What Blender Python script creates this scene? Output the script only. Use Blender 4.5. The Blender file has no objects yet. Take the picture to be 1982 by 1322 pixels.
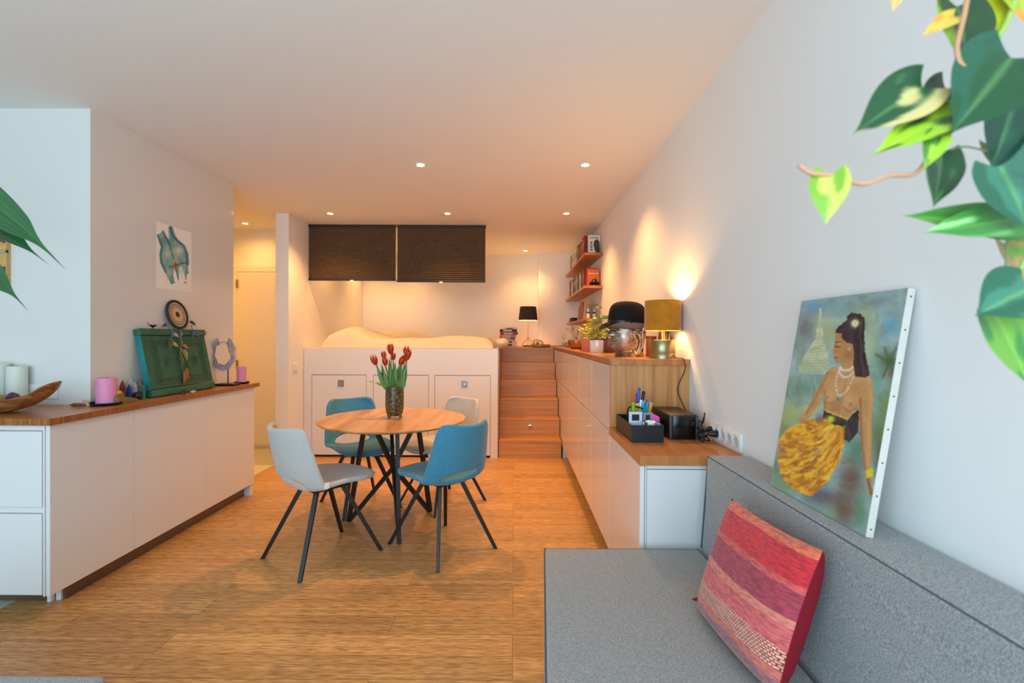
import bpy, bmesh, math, random
import numpy as np
from mathutils import Vector, Matrix, noise
random.seed(7)
S = bpy.context.scene
COL = S.collection
PI = math.pi
V = Vector

# ------------------------------------------------------------------ camera
FPX = 935.0
H = 1.37
YAW, PITCH, ROLL = -4/FPX, -6/FPX, math.radians(.3)
cam_d = bpy.data.cameras.new('camera')
cam = bpy.data.objects.new('camera', cam_d)
COL.objects.link(cam)
cam_d.sensor_width = 36.0
cam_d.lens = FPX*36.0/1982
cam_d.clip_start = .05
cam_d.dof.use_dof = True
cam_d.dof.focus_distance = 3.3
cam_d.dof.aperture_fstop = 3.2
cam.location = (0, 0, H)


def ray(px, py):
    a = (px-991)/FPX; b = -(py-661)/FPX
    c, s = math.cos(ROLL), math.sin(ROLL)
    u = a*c-b*s; v = a*s+b*c
    c, s = math.cos(PITCH), math.sin(PITCH)
    y = c-v*s; z = v*c+s
    c, s = math.cos(YAW), math.sin(YAW)
    return V((u*c+y*s, -u*s+y*c, z))


def at(px, py, x=None, y=None, z=None):
    """the point of a real plane (x, y or z given) seen at a pixel of the photograph"""
    d = ray(px, py)
    t = x/d.x if x is not None else (y/d.y if y is not None else (z-H)/d.z)
    return d*t+V((0, 0, H))


_f = ray(991, 661).normalized()
_r = (ray(1991, 661)-ray(-9, 661)).normalized()
_u = _r.cross(_f)
cam.rotation_euler = Matrix((_r, _u, -_f)).transposed().to_euler()
S.camera = cam

# ------------------------------------------------------------------ colour management and world
S.view_settings.view_transform = 'Standard'
S.view_settings.look = 'None'
S.view_settings.exposure = 0.0
S.view_settings.gamma = 1.0
S.view_settings.use_curve_mapping = False
S.cycles.use_denoising = True
S.cycles.max_bounces = 8
S.cycles.diffuse_bounces = 5
S.cycles.glossy_bounces = 4
S.cycles.sample_clamp_indirect = 6
S.cycles.caustics_reflective = False
S.cycles.caustics_refractive = False
W = bpy.data.worlds.new('world'); S.world = W
W.use_nodes = True
W.node_tree.nodes['Background'].inputs[0].default_value = (.62, .80, 1.0, 1)
W.node_tree.nodes['Background'].inputs[1].default_value = 1.0

CEIL = 2.69
WR = 1.0          # right wall
WL = -2.465       # glossy tall block, side face
NF = 2.80         # glossy tall block, near face


def light(kind, name, loc, energy, color, **k):
    d = bpy.data.lights.new(name, kind)
    d.energy = energy; d.color = color
    rot = k.pop('rot', None)
    for a, b in k.items(): setattr(d, a, b)
    o = bpy.data.objects.new(name, d); COL.objects.link(o)
    o.location = loc
    if rot: o.rotation_euler = rot
    return o


WARM = (1.0, .50, .155)
HALL = (1.0, .46, .10)
DAY = (.56, .81, 1.0)
# daylight through the window behind the camera
light('AREA', 'window_daylight', (-1.1, -1.28, 1.45), 150, DAY, shape='RECTANGLE', size=4.2, size_y=2.2, rot=(PI/2, 0, 0))
SPOTS = [(814, 319), (1133, 319), (639, 413), (866, 413), (1096, 413), (1017, 485), (475, 432)]
SPOT_POS = [at(px, py, z=CEIL) for px, py in SPOTS]
SPOT_POS += [V((-2.20, 6.04, CEIL)), V((-2.20, 7.25, CEIL)), V((-1.6, 7.25, CEIL)), V((-4.0, 5.0, CEIL))]  # unseen spotlights: alcove ones follow glow on walls, last added to even hallway light
SPOT_W = [112, 92, 92, 80, 88, 48, 24, 34, 34, 36, 105]

# ------------------------------------------------------------------ materials
def lin(c):
    return tuple(((x/255)/12.92 if x/255 <= .04045 else ((x/255+.055)/1.055)**2.4) for x in c)


def newmat(name):
    m = bpy.data.materials.new(name); m.use_nodes = True
    nt = m.node_tree
    return m, nt, nt.nodes['Principled BSDF']


def mat(name, col, rough=.5, metal=0, spec=.5, coat=0, noise_amt=0, noise_scale=20, bump=0, bump_scale=60, trans=0, ior=1.45, sheen=0, emis=None, emis_s=0, sss=0, alpha=1):
    m, nt, b = newmat(name)
    c = lin(col)
    b.inputs['Base Color'].default_value = (*c, 1)
    b.inputs['Roughness'].default_value = rough
    b.inputs['Metallic'].default_value = metal
    b.inputs['Specular IOR Level'].default_value = spec
    b.inputs['Coat Weight'].default_value = coat
    b.inputs['Transmission Weight'].default_value = trans
    b.inputs['IOR'].default_value = ior
    b.inputs['Alpha'].default_value = alpha
    if sheen:
        b.inputs['Sheen Weight'].default_value = sheen
    if sss:
        b.inputs['Subsurface Weight'].default_value = sss
        b.inputs['Subsurface Scale'].default_value = .02
    if emis:
        b.inputs['Emission Color'].default_value = (*lin(emis), 1)
        b.inputs['Emission Strength'].default_value = emis_s
    tc = nt.nodes.new('ShaderNodeTexCoord')
    if noise_amt:
        n = nt.nodes.new('ShaderNodeTexNoise'); n.inputs['Scale'].default_value = noise_scale
        n.inputs['Detail'].default_value = 5
        nt.links.new(tc.outputs['Object'], n.inputs['Vector'])
        mx = nt.nodes.new('ShaderNodeMix'); mx.data_type = 'RGBA'
        mx.inputs[6].default_value = (*[x*(1-noise_amt) for x in c], 1)
        mx.inputs[7].default_value = (*[min(1, x*(1+noise_amt)) for x in c], 1)
        nt.links.new(n.outputs['Fac'], mx.inputs[0])
        nt.links.new(mx.outputs[2], b.inputs['Base Color'])
    if bump:
        n2 = nt.nodes.new('ShaderNodeTexNoise'); n2.inputs['Scale'].default_value = bump_scale
        n2.inputs['Detail'].default_value = 4
        nt.links.new(tc.outputs['Object'], n2.inputs['Vector'])
        bp = nt.nodes.new('ShaderNodeBump'); bp.inputs['Strength'].default_value = bump
        bp.inputs['Distance'].default_value = .004
        nt.links.new(n2.outputs['Fac'], bp.inputs['Height'])
        nt.links.new(bp.outputs['Normal'], b.inputs['Normal'])
    return m


def ramp(nt, stops):
    r = nt.nodes.new('ShaderNodeValToRGB')
    while len(r.color_ramp.elements) < len(stops): r.color_ramp.elements.new(.5)
    for e, (p, c) in zip(r.color_ramp.elements, stops):
        e.position = p; e.color = (*lin(c), 1)
    return r


def wood(name, dark, light_, stretch=(1.2, 40, 40), rough=.4, streak=.5, world=True):
    """straight grained wood; stretch gives the frequency along x, y, z"""
    m, nt, b = newmat(name)
    g = nt.nodes.new('ShaderNodeNewGeometry')
    mp = nt.nodes.new('ShaderNodeMapping'); mp.inputs['Scale'].default_value = stretch
    if world:
        nt.links.new(g.outputs['Position'], mp.inputs['Vector'])
    else:
        tc = nt.nodes.new('ShaderNodeTexCoord'); nt.links.new(tc.outputs['Object'], mp.inputs['Vector'])
    n = nt.nodes.new('ShaderNodeTexNoise'); n.inputs['Scale'].default_value = 1.0
    n.inputs['Detail'].default_value = 4; n.inputs['Roughness'].default_value = streak
    nt.links.new(mp.outputs['Vector'], n.inputs['Vector'])
    r = ramp(nt, [(.3, dark), (.7, light_)])
    nt.links.new(n.outputs['Fac'], r.inputs['Fac'])
    nt.links.new(r.outputs['Color'], b.inputs['Base Color'])
    b.inputs['Roughness'].default_value = rough
    return m


def floor_mat():
    m, nt, b = newmat('bamboo_floor')
    g = nt.nodes.new('ShaderNodeNewGeometry')
    L = nt.links.new
    br = nt.nodes.new('ShaderNodeTexBrick')
    br.inputs['Scale'].default_value = 1.0
    br.inputs['Brick Width'].default_value = 1.55
    br.inputs['Row Height'].default_value = .148
    br.inputs['Mortar Size'].default_value = .0012
    br.inputs['Mortar Smooth'].default_value = .4
    br.inputs['Color1'].default_value = (.0, .0, .0, 1)
    br.inputs['Color2'].default_value = (1, 1, 1, 1)
    br.inputs['Mortar'].default_value = (.3, .3, .3, 1)
    br.offset = .37; br.offset_frequency = 3
    L(g.outputs['Position'], br.inputs['Vector'])
    mp = nt.nodes.new('ShaderNodeMapping'); mp.inputs['Scale'].default_value = (1.1, 55, 1)
    L(g.outputs['Position'], mp.inputs['Vector'])
    # every plank gets its own strip pattern
    ad = nt.nodes.new('ShaderNodeVectorMath'); ad.operation = 'ADD'
    L(mp.outputs['Vector'], ad.inputs[0])
    sc = nt.nodes.new('ShaderNodeVectorMath'); sc.operation = 'SCALE'; sc.inputs['Scale'].default_value = 17
    L(br.outputs['Color'], sc.inputs[0]); L(sc.outputs[0], ad.inputs[1])
    n = nt.nodes.new('ShaderNodeTexNoise'); n.inputs['Scale'].default_value = 1
    n.inputs['Detail'].default_value = 3; n.inputs['Roughness'].default_value = .65
    L(ad.outputs[0], n.inputs['Vector'])
    r = ramp(nt, [(.22, (176, 124, 70)), (.5, (206, 154, 94)), (.78, (226, 180, 120))])
    L(n.outputs['Fac'], r.inputs['Fac'])
    mp2 = nt.nodes.new('ShaderNodeMapping'); mp2.inputs['Scale'].default_value = (14, 130, 1)
    L(g.outputs['Position'], mp2.inputs['Vector'])
    n2 = nt.nodes.new('ShaderNodeTexNoise'); n2.inputs['Scale'].default_value = 1
    L(mp2.outputs['Vector'], n2.inputs['Vector'])
    r2 = ramp(nt, [(.35, (176, 168, 160)), (.6, (255, 255, 255))])
    L(n2.outputs['Fac'], r2.inputs['Fac'])
    mu = nt.nodes.new('ShaderNodeMix'); mu.data_type = 'RGBA'; mu.blend_type = 'MULTIPLY'; mu.inputs[0].default_value = .75
    L(r.outputs['Color'], mu.inputs[6]); L(r2.outputs['Color'], mu.inputs[7])
    # plank to plank tone
    mr = nt.nodes.new('ShaderNodeMapRange'); mr.inputs[3].default_value = .84; mr.inputs[4].default_value = 1.08
    L(br.outputs['Color'], mr.inputs[0])
    mu2 = nt.nodes.new('ShaderNodeVectorMath'); mu2.operation = 'SCALE'
    L(mu.outputs[2], mu2.inputs[0]); L(mr.outputs[0], mu2.inputs['Scale'])
    mx = nt.nodes.new('ShaderNodeMix'); mx.data_type = 'RGBA'
    mx.inputs[7].default_value = (*lin((110, 68, 34)), 1)
    L(br.outputs['Fac'], mx.inputs[0]); L(mu2.outputs[0], mx.inputs[6])
    L(mx.outputs[2], b.inputs['Base Color'])
    b.inputs['Roughness'].default_value = .36
    bp = nt.nodes.new('ShaderNodeBump'); bp.inputs['Strength'].default_value = .12; bp.inputs['Distance'].default_value = .002
    L(n.outputs['Fac'], bp.inputs['Height']); L(bp.outputs['Normal'], b.inputs['Normal'])
    return m


def woven(name, c1, c2, scale=700, rough=.9, amt=1.0):
    m, nt, b = newmat(name)
    L = nt.links.new
    tc = nt.nodes.new('ShaderNodeTexCoord')
    n = nt.nodes.new('ShaderNodeTexNoise'); n.inputs['Scale'].default_value = scale/3; n.inputs['Detail'].default_value = 3
    L(tc.outputs['Object'], n.inputs['Vector'])
    r = ramp(nt, [(.35, c1), (.65, c2)])
    L(n.outputs['Fac'], r.inputs['Fac'])
    L(r.outputs['Color'], b.inputs['Base Color'])
    v = nt.nodes.new('ShaderNodeTexVoronoi'); v.inputs['Scale'].default_value = scale/2
    L(tc.outputs['Object'], v.inputs['Vector'])
    bp = nt.nodes.new('ShaderNodeBump'); bp.inputs['Strength'].default_value = .35*amt; bp.inputs['Distance'].default_value = .0015
    L(v.outputs['Distance'], bp.inputs['Height']); L(bp.outputs['Normal'], b.inputs['Normal'])
    b.inputs['Roughness'].default_value = rough
    b.inputs['Sheen Weight'].default_value = .25
    b.inputs['Specular IOR Level'].default_value = .2
    return m


def attr_mat(name, rough=.55, bump=0, scale=160, spec=.4):
    m, nt, b = newmat(name)
    a = nt.nodes.new('ShaderNodeAttribute'); a.attribute_name = 'paint'
    nt.links.new(a.outputs['Color'], b.inputs['Base Color'])
    b.inputs['Roughness'].default_value = rough
    b.inputs['Specular IOR Level'].default_value = spec
    if bump:
        tc = nt.nodes.new('ShaderNodeTexCoord')
        n = nt.nodes.new('ShaderNodeTexNoise'); n.inputs['Scale'].default_value = scale
        nt.links.new(tc.outputs['Object'], n.inputs['Vector'])
        bp = nt.nodes.new('ShaderNodeBump'); bp.inputs['Strength'].default_value = bump; bp.inputs['Distance'].default_value = .003
        nt.links.new(n.outputs['Fac'], bp.inputs['Height']); nt.links.new(bp.outputs['Normal'], b.inputs['Normal'])
    return m


M = {}
M['wall'] = mat('white_wall_paint', (232, 230, 226), .75, noise_amt=.02, noise_scale=2, bump=.05, bump_scale=90)
M['ceil'] = mat('white_ceiling_paint', (230, 227, 222), .85)
M['gloss_wall'] = mat('glossy_white_panel', (222, 219, 212), .13, spec=.5, bump=.02, bump_scale=6)
M['floor'] = floor_mat()
M['tile'] = mat('pale_floor_tile', (196, 196, 188), .35, noise_amt=.05, noise_scale=4)
M['gloss_door'] = mat('gloss_white_lacquer', (226, 222, 216), .12, coat=.4)
M['satin_door'] = mat('satin_white_lacquer', (220, 216, 212), .33)
M['cab_body'] = mat('white_cabinet_board', (226, 226, 224), .45)
M['gap'] = mat('gap_shade', (40, 32, 26), .8)
M['worktop'] = wood('bamboo_worktop', (170, 104, 50), (202, 136, 74), (60, 2, 3), .3)
M['worktop_x'] = wood('bamboo_worktop_cross', (168, 100, 50), (198, 130, 72), (34, 2, 6), .3)
M['edge'] = wood('bamboo_edge_grain', (122, 66, 26), (172, 104, 50), (90, 90, 4), .35)
M['panelwood'] = wood('bamboo_upright_panel', (168, 104, 54), (208, 146, 84), (45, 45, 1.2), .4)
M['stairwood'] = wood('bamboo_stair', (174, 118, 64), (204, 146, 88), (1.5, 60, 60), .4)
M['shelfwood'] = wood('oak_shelf', (158, 92, 36), (196, 124, 58), (30, 3, 30), .4)
M['tablewood'] = wood('oak_table', (158, 104, 58), (214, 162, 108), (13, 1.3, 5), .3, world=False)
M['black_metal'] = mat('black_powder_coated_metal', (22, 23, 26), .42, spec=.5)
M['black'] = mat('black_plastic', (20, 20, 22), .4)
M['black_gloss'] = mat('black_gloss', (10, 11, 14), .15)
M['dark_grey'] = mat('dark_grey_plastic', (60, 64, 72), .4)
M['steel'] = mat('brushed_steel', (150, 145, 138), .3, metal=1)
M['chrome'] = mat('chrome', (210, 210, 210), .12, metal=1)
M['white_pl'] = mat('white_plastic', (228, 228, 224), .3)
M['teal'] = woven('teal_fabric', (38, 102, 130), (84, 150, 176), 1100, .9, .9)
M['beige'] = woven('light_grey_fabric', (164, 160, 154), (198, 194, 188), 1100, .9, .9)
M['sofa'] = woven('grey_sofa_fabric', (112, 112, 111), (170, 169, 166), 900, .9, 1.0)
M['sofa_pipe'] = mat('grey_piping', (78, 82, 88), .8)
M['linen'] = mat('cream_linen', (212, 196, 170), .85, bump=.25, bump_scale=14, sheen=.2)
M['pages'] = mat('book_pages', (226, 214, 190), .8)


# ------------------------------------------------------------------ mesh helpers
def bx(bm, a, b, bev=0, seg=2):
    """box between two corners"""
    a = V(a); b = V(b)
    r = bmesh.ops.create_cube(bm, size=1)
    vs = r['verts']
    c = (a+b)/2; s = b-a
    for v in vs:
        v.co = V((c.x+v.co.x*s.x, c.y+v.co.y*s.y, c.z+v.co.z*s.z))
    if bev:
        es = list({e for v in vs for e in v.link_edges})
        bmesh.ops.bevel(bm, geom=es, offset=bev, segments=seg, profile=.5, affect='EDGES')
    return vs


def obox(bm, o, ex, ey, ez, bev=0):
    """box with a corner o and three edge vectors"""
    r = bmesh.ops.create_cube(bm, size=1)
    o, ex, ey, ez = V(o), V(ex), V(ey), V(ez)
    for v in r['verts']:
        p = v.co+V((.5, .5, .5))
        v.co = o+ex*p.x+ey*p.y+ez*p.z
    if bev:
        es = list({e for v in r['verts'] for e in v.link_edges})
        bmesh.ops.bevel(bm, geom=es, offset=bev, segments=2, profile=.5, affect='EDGES')


def lathe(bm, prof, c=(0, 0, 0), seg=40, close=False, warp=None):
    rings = []
    for r, z in prof:
        ring = []
        for i in range(seg):
            t = 2*PI*i/seg
            p = V((r*math.cos(t), r*math.sin(t), z))
            if warp: p = warp(p, t)
            ring.append(bm.verts.new(p+V(c)))
        rings.append(ring)
    for a, b in zip(rings, rings[1:]):
        for i in range(seg):
            j = (i+1) % seg
            bm.faces.new((a[i], a[j], b[j], b[i]))
    if prof[0][0] > 1e-6 and not close: bm.faces.new(list(reversed(rings[0])))
    if prof[-1][0] > 1e-6 and not close: bm.faces.new(rings[-1])
    if close:
        a, b = rings[-1], rings[0]
        for i in range(seg):
            j = (i+1) % seg
            bm.faces.new((a[i], a[j], b[j], b[i]))
    return rings


def frames(pts):
    out = []
    n = len(pts)
    prev = None
    for i in range(n):
        t = (pts[min(i+1, n-1)]-pts[max(i-1, 0)]).normalized()
        if prev is None:
            up = V((0, 0, 1)) if abs(t.z) < .9 else V((1, 0, 0))
            a = t.cross(up).normalized()
        else:
            a = (prev-t*prev.dot(t))
            a = a.normalized() if a.length > 1e-6 else t.orthogonal().normalized()
        prev = a
        out.append((a, t.cross(a).normalized()))
    return out


def tube(bm, pts, r, seg=10, cap=True, flat=1.0):
    pts = [V(p) for p in pts]
    rs = r if isinstance(r, (list, tuple)) else [r]*len(pts)
    rings = []
    for p, (a, b), rr in zip(pts, frames(pts), rs):
        rings.append([bm.verts.new(p+a*rr*math.cos(2*PI*(k+.5)/seg)+b*rr*flat*math.sin(2*PI*(k+.5)/seg)) for k in range(seg)])
    for a, b in zip(rings, rings[1:]):
        for i in range(seg):
            j = (i+1) % seg
            bm.faces.new((a[i], a[j], b[j], b[i]))
    if cap:
        bm.faces.new(list(reversed(rings[0]))); bm.faces.new(rings[-1])


def smooth_path(pts, n=8):
    pts = [V(p) for p in pts]
    out = []
    for i in range(len(pts)-1):
        p0 = pts[max(i-1, 0)]; p1 = pts[i]; p2 = pts[i+1]; p3 = pts[min(i+2, len(pts)-1)]
        for k in range(n):
            t = k/n
            out.append(.5*((2*p1)+(p2-p0)*t+(2*p0-5*p1+4*p2-p3)*t*t+(3*p1-p0-3*p2+p3)*t**3))
    out.append(pts[-1])
    return out


def grid(bm, fn, nu, nv, wrap=False):
    vs = [[bm.verts.new(fn(i/nu, j/nv)) for i in range(nu+(0 if wrap else 1))] for j in range(nv+1)]
    for j in range(nv):
        for i in range(nu):
            k = (i+1) % nu if wrap else i+1
            bm.faces.new((vs[j][i], vs[j][k], vs[j+1][k], vs[j+1][i]))
    return vs


def ball(bm, c, r, seg=16, squash=(1, 1, 1), jitter=0, seed=0):
    res = bmesh.ops.create_uvsphere(bm, u_segments=seg, v_segments=max(6, seg*2//3), radius=1)
    for v in res['verts']:
        p = v.co.copy()
        k = 1+jitter*noise.noise(p*1.7+V((seed, seed*.7, 0))) if jitter else 1
        v.co = V((p.x*squash[0], p.y*squash[1], p.z*squash[2]))*r*k+V(c)
    return res['verts']


def crystal(bm, c, r, h, tip, n=6, lean=(0, 0)):
    c = V(c)
    a = [bm.verts.new(c+V((r*math.cos(2*PI*i/n), r*math.sin(2*PI*i/n), 0))) for i in range(n)]
    b = [bm.verts.new(c+V((r*.85*math.cos(2*PI*i/n)+lean[0]*.7, r*.85*math.sin(2*PI*i/n)+lean[1]*.7, h-tip))) for i in range(n)]
    t = bm.verts.new(c+V((lean[0], lean[1], h)))
    for i in range(n):
        j = (i+1) % n
        bm.faces.new((a[i], a[j], b[j], b[i])); bm.faces.new((b[i], b[j], t))
    bm.faces.new(list(reversed(a)))


WM = {}


def _mesh(name, bm, m, smooth):
    bmesh.ops.recalc_face_normals(bm, faces=bm.faces)
    me = bpy.data.meshes.new(name)
    bm.to_mesh(me); bm.free()
    if m is not None: me.materials.append(m)
    if smooth:
        me.shade_smooth()
        if smooth != 'full':
            me.set_sharp_from_angle(angle=math.radians(38))
    return me


def thing(name, label, cat, loc=(0, 0, 0), rz=0, group=None):
    o = bpy.data.objects.new(name, None); COL.objects.link(o)
    o.empty_display_size = .05
    o.location = loc; o.rotation_euler = (0, 0, rz)
    WM[o.name] = Matrix.Translation(V(loc)) @ Matrix.Rotation(rz, 4, 'Z')
    o['label'] = label; o['category'] = cat
    if group: o['group'] = group
    return o


def part(name, bm, m, parent=None, smooth=True, local=False, label=None):
    """one mesh object; world-coordinate mesh unless local"""
    if parent is not None and not local:
        bm.transform(WM[parent.name].inverted())
    me = _mesh(name, bm, m, smooth)
    o = bpy.data.objects.new(name, me); COL.objects.link(o)
    if parent is not None:
        o.parent = parent
        WM[o.name] = WM[parent.name]
    else:
        WM[o.name] = Matrix.Identity(4)
    if label: o['label'] = label
    return o


def solo(name, bm, m, label, cat, group=None, smooth=True, kind=None):
    xs = [v.co for v in bm.verts]
    c = V(((min(p.x for p in xs)+max(p.x for p in xs))/2, (min(p.y for p in xs)+max(p.y for p in xs))/2, min(p.z for p in xs)))
    bmesh.ops.translate(bm, verts=bm.verts, vec=-c)
    o = part(name, bm, m, None, smooth)
    o.location = c
    WM[o.name] = Matrix.Translation(c)
    o['label'] = label; o['category'] = cat
    if group: o['group'] = group
    if kind: o['kind'] = kind
    return o


def struct(name, bm, m, label=None, smooth=False):
    o = part(name, bm, m, None, smooth)
    o['kind'] = 'structure'
    if label: o['label'] = label
    return o


def sbox(name, a, b, m, label=None, bev=0):
    bm = bmesh.new(); bx(bm, a, b, bev)
    return struct(name, bm, m, label)


def dup(root, loc=None, rz=None, label=None, mats=None):
    r = root.copy(); COL.objects.link(r)
    WM[r.name] = WM[root.name]
    if loc is not None: r.location = loc
    if rz is not None: r.rotation_euler = (0, 0, rz)
    if label: r['label'] = label
    for ch in list(root.children):
        c = ch.copy(); COL.objects.link(c); c.parent = r
        for g in ch.children:
            d = g.copy(); COL.objects.link(d); d.parent = c
    return r


# ================================================================== THE ROOM
BACK = 7.70
sbox('floor', (-2.57, -1.4, -.06), (WR+.1, 8.0, 0), M['floor'], 'honey coloured bamboo plank floor')
sbox('trim_1', (-5.0, -1.4, -.06), (-2.57, 8.0, -.001), M['tile'], 'pale tiled floor of the kitchen and hallway')
sbox('ceiling', (-5.0, -1.4, CEIL), (WR+.1, 8.0, CEIL+.1), M['ceil'], 'white plaster ceiling')
sbox('wall_right', (WR, -1.4, 0), (WR+.12, 8.0, CEIL), M['wall'], 'long white right wall')
sbox('wall_left', (-5.0, NF, 0), (WL, 4.23, CEIL), M['gloss_wall'], 'glossy white full height kitchen block')
sbox('wall_partition', (-2.55, 5.15, 0), (-2.41, BACK, CEIL), M['wall'], 'white partition beside the raised bed')
sbox('wall_hall', (-5.0, 5.95, 0), (-2.55, 6.07, CEIL), M['wall'], 'hallway end wall')
sbox('wall_back', (-2.41, BACK, 0), (WR, BACK+.12, CEIL), M['wall'], 'white back wall of the sleeping alcove')
sbox('wall_chimney', (.375, 7.50, 0), (WR, BACK, CEIL), M['wall'], 'shallow projecting wall in the far right corner')
sbox('wall_far_left', (-5.12, -1.4, 0), (-5.0, 8.0, CEIL), M['wall'])
# window wall behind the camera
bm = bmesh.new()
bx(bm, (-5, -1.4, 0), (-3.3, -1.3, CEIL)); bx(bm, (.95, -1.4, 0), (WR, -1.3, CEIL))
bx(bm, (-3.3, -1.4, 0), (.95, -1.3, .3)); bx(bm, (-3.3, -1.4, 2.56), (.95, -1.3, CEIL))
struct('wall_window', bm, M['wall'])
bm = bmesh.new()
for x in (-3.3, -1.9, -.5, .89):
    bx(bm, (x, -1.39, .3), (x+.06, -1.33, 2.56))
bx(bm, (-3.3, -1.39, .3), (.95, -1.33, .36)); bx(bm, (-3.3, -1.39, 2.5), (.95, -1.33, 2.56))
struct('window_1', bm, M['white_pl'])

# hallway door
M['hinge'] = mat('dull_brass_hinge', (150, 116, 60), .5, metal=.3)
dY = 5.945
p0 = at(458, 527, y=dY); p1 = at(500, 866, y=dY)
bm = bmesh.new(); bx(bm, (-3.399, dY-.022, .045), (-2.601, dY-.003, p0.z-.001))
door = struct('door_1', bm, M['satin_door'], 'plain cream hallway door')
bm = bmesh.new()
bx(bm, (-3.47, dY-.012, 0), (-3.405, dY-.0035, p0.z+.0055)); bx(bm, (-3.47, dY-.012, p0.z+.006), (-2.56, dY-.0035, p0.z+.07))
bx(bm, (-2.595, dY-.012, 0), (-2.56, dY-.0035, p0.z+.0055))
struct('trim_2', bm, M['satin_door'], 'door casing')
for zz in (at(458, 550, y=dY).z, at(458, 705, y=dY).z):
    bm = bmesh.new()
    for k in range(3): lathe(bm, [(.011, k*.035), (.011, k*.035+.032)], (-3.402, dY-.034, zz-.05), 12)
    part('hinge', bm, M['hinge'], door)

# ------------------------------------------------------------------ downlights
NAMES = ['ceiling spotlight above the dining table, left of the near pair', 'ceiling spotlight near the right wall, right of the near pair',
         'ceiling spotlight in front of the left end of the blinds', 'ceiling spotlight in front of the right blind',
         'ceiling spotlight in front of the stairs', 'ceiling spotlight over the landing at the far wall', 'ceiling spotlight in the yellow hallway',
         'ceiling spotlight hidden behind the left blind', 'ceiling spotlight at the far corner behind the left blind', 'ceiling spotlight over the foot of the bed near the back wall', 'ceiling spotlight added unseen to even the light at the hidden end of the hallway']
M['lens'] = mat('lit_lamp_glass', (255, 240, 200), .3, emis=(255, 226, 160), emis_s=26)
for p, lb, w in zip(SPOT_POS, NAMES, SPOT_W):
    t = thing('ceiling_spotlight', 'small round recessed '+lb, 'spotlight', (p.x, p.y, CEIL), 0, 'recessed ceiling spotlights')
    bm = bmesh.new()
    lathe(bm, [(.030, -.001), (.030, -.004), (.044, -.006), (.046, -.003), (.046, -.0005)], (0, 0, 0), 28, close=True)
    part('trim_ring', bm, M['white_pl'], t, local=True)
    bm = bmesh.new()
    lathe(bm, [(.0001, -.0022), (.0295, -.0022), (.0295, -.0008), (.0001, -.0008)], (0, 0, 0), 24)
    part('lamp_lens', bm, M['lens'], t, local=True)
    l = light('SPOT', 'spotlight_beam', (0, 0, -.02), w, HALL if 'hallway' in lb else WARM, spot_size=math.radians(165 if 'hallway' in lb else 118), spot_blend=1.0, shadow_soft_size=.03)
    l.parent = t

# ================================================================== KITCHEN UNITS ON THE LEFT
FX = -2.262      # front plane of the doors
Y0, Y1 = 2.34, 4.205
ZT = .937
seams = [2.342, 2.867, 3.541, 4.20]
M['edge_end'] = M['edge']
bm = bmesh.new()
for k, lb in enumerate(['white handleless base unit at the corner under the pink candle and crystals',
                        'white handleless base unit in the middle under the green panel',
                        'white handleless base unit at the hallway end under the necklace stand']):
    t = thing('kitchen_cabinet', lb, 'cabinet', ((FX-.1), seams[k]+.3, 0), 0, 'kitchen base units facing the dining table')
    a, b = seams[k], seams[k+1]
    bm = bmesh.new(); bx(bm, (WL+.002, a+.03, .10), (FX-.022, b-.001, ZT-.001))
    if k == 0:
        bm.free(); bm = bmesh.new(); bx(bm, (-2.50, a+.02, .10), (FX-.022, b-.001, ZT-.001))
    part('body', bm, M['cab_body'], t, False)
    bm = bmesh.new(); bx(bm, (FX-.020, a+.0015, .097), (FX, b-.0015, ZT-.003), .0015)
    part('door', bm, M['satin_door'], t, False)
t = thing('drawer_unit', 'white two-drawer kitchen unit facing the camera under the wooden bowl', 'drawer unit', (-3.0, 2.5, 0))
bm = bmesh.new(); bx(bm, (-4.2, 2.365, .10), (-2.502, NF-.002, ZT-.001))
part('body', bm, M['cab_body'], t, False)
for z0, z1 in ((.105, .50), (.535, .905)):
    bm = bmesh.new(); bx(bm, (-3.20, 2.338, z0), (-2.297, 2.362, z1), .002)
    part('drawer', bm, M['satin_door'], t, False)
bm = bmesh.new(); bx(bm, (-4.2, 2.339, .10), (-3.205, 2.362, ZT-.02), .002); part('door', bm, M['satin_door'], t, False)
bm = bmesh.new(); bx(bm, (-2.291, 2.338, .098), (-2.2835, 2.362, ZT-.003), .001)
bx(bm, (-3.20, 2.352, .908), (-2.295, 2.362, ZT-.003)); bx(bm, (-3.20, 2.352, .503), (-2.295, 2.362, .531))
part('side_panel', bm, M['satin_door'], t, False)
t = thing('cabinet_plinth', 'recessed dark reflecting plinth strip under the left kitchen units', 'plinth', (-2.33, 3.3, 0))
M['plinth'] = mat('brown_plinth', (124, 104, 88), .25, metal=.6)
bm = bmesh.new(); bx(bm, (-2.345, 2.50, 0), (-2.330, 4.16, .099)); part('plinth_board', bm, M['plinth'], t, False)
bm = bmesh.new(); bx(bm, (-4.2, 2.48, 0), (-2.40, 2.495, .099)); part('plinth_board', bm, M['plinth'], t, False)
bm = bmesh.new(); bx(bm, (-2.335, 4.163, 0), (-2.275, 4.196, .098)); part('end_cap', bm, M['white_pl'], t, False, label='white end cap')
bm = bmesh.new(); bx(bm, (-2.372, 2.49, 0), (-2.346, 2.512, .099)); bx(bm, (-2.399, 2.47, 0), (-2.38, 2.494, .099))
part('end_cap', bm, M['white_pl'], t, False)
# worktop with a mitred joint
t = thing('kitchen_worktop', 'orange brown bamboo worktop running round the left kitchen units', 'worktop', (-2.35, 3.2, ZT))
wx = -2.235
j0 = at(103, 808, z=.971); 


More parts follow.
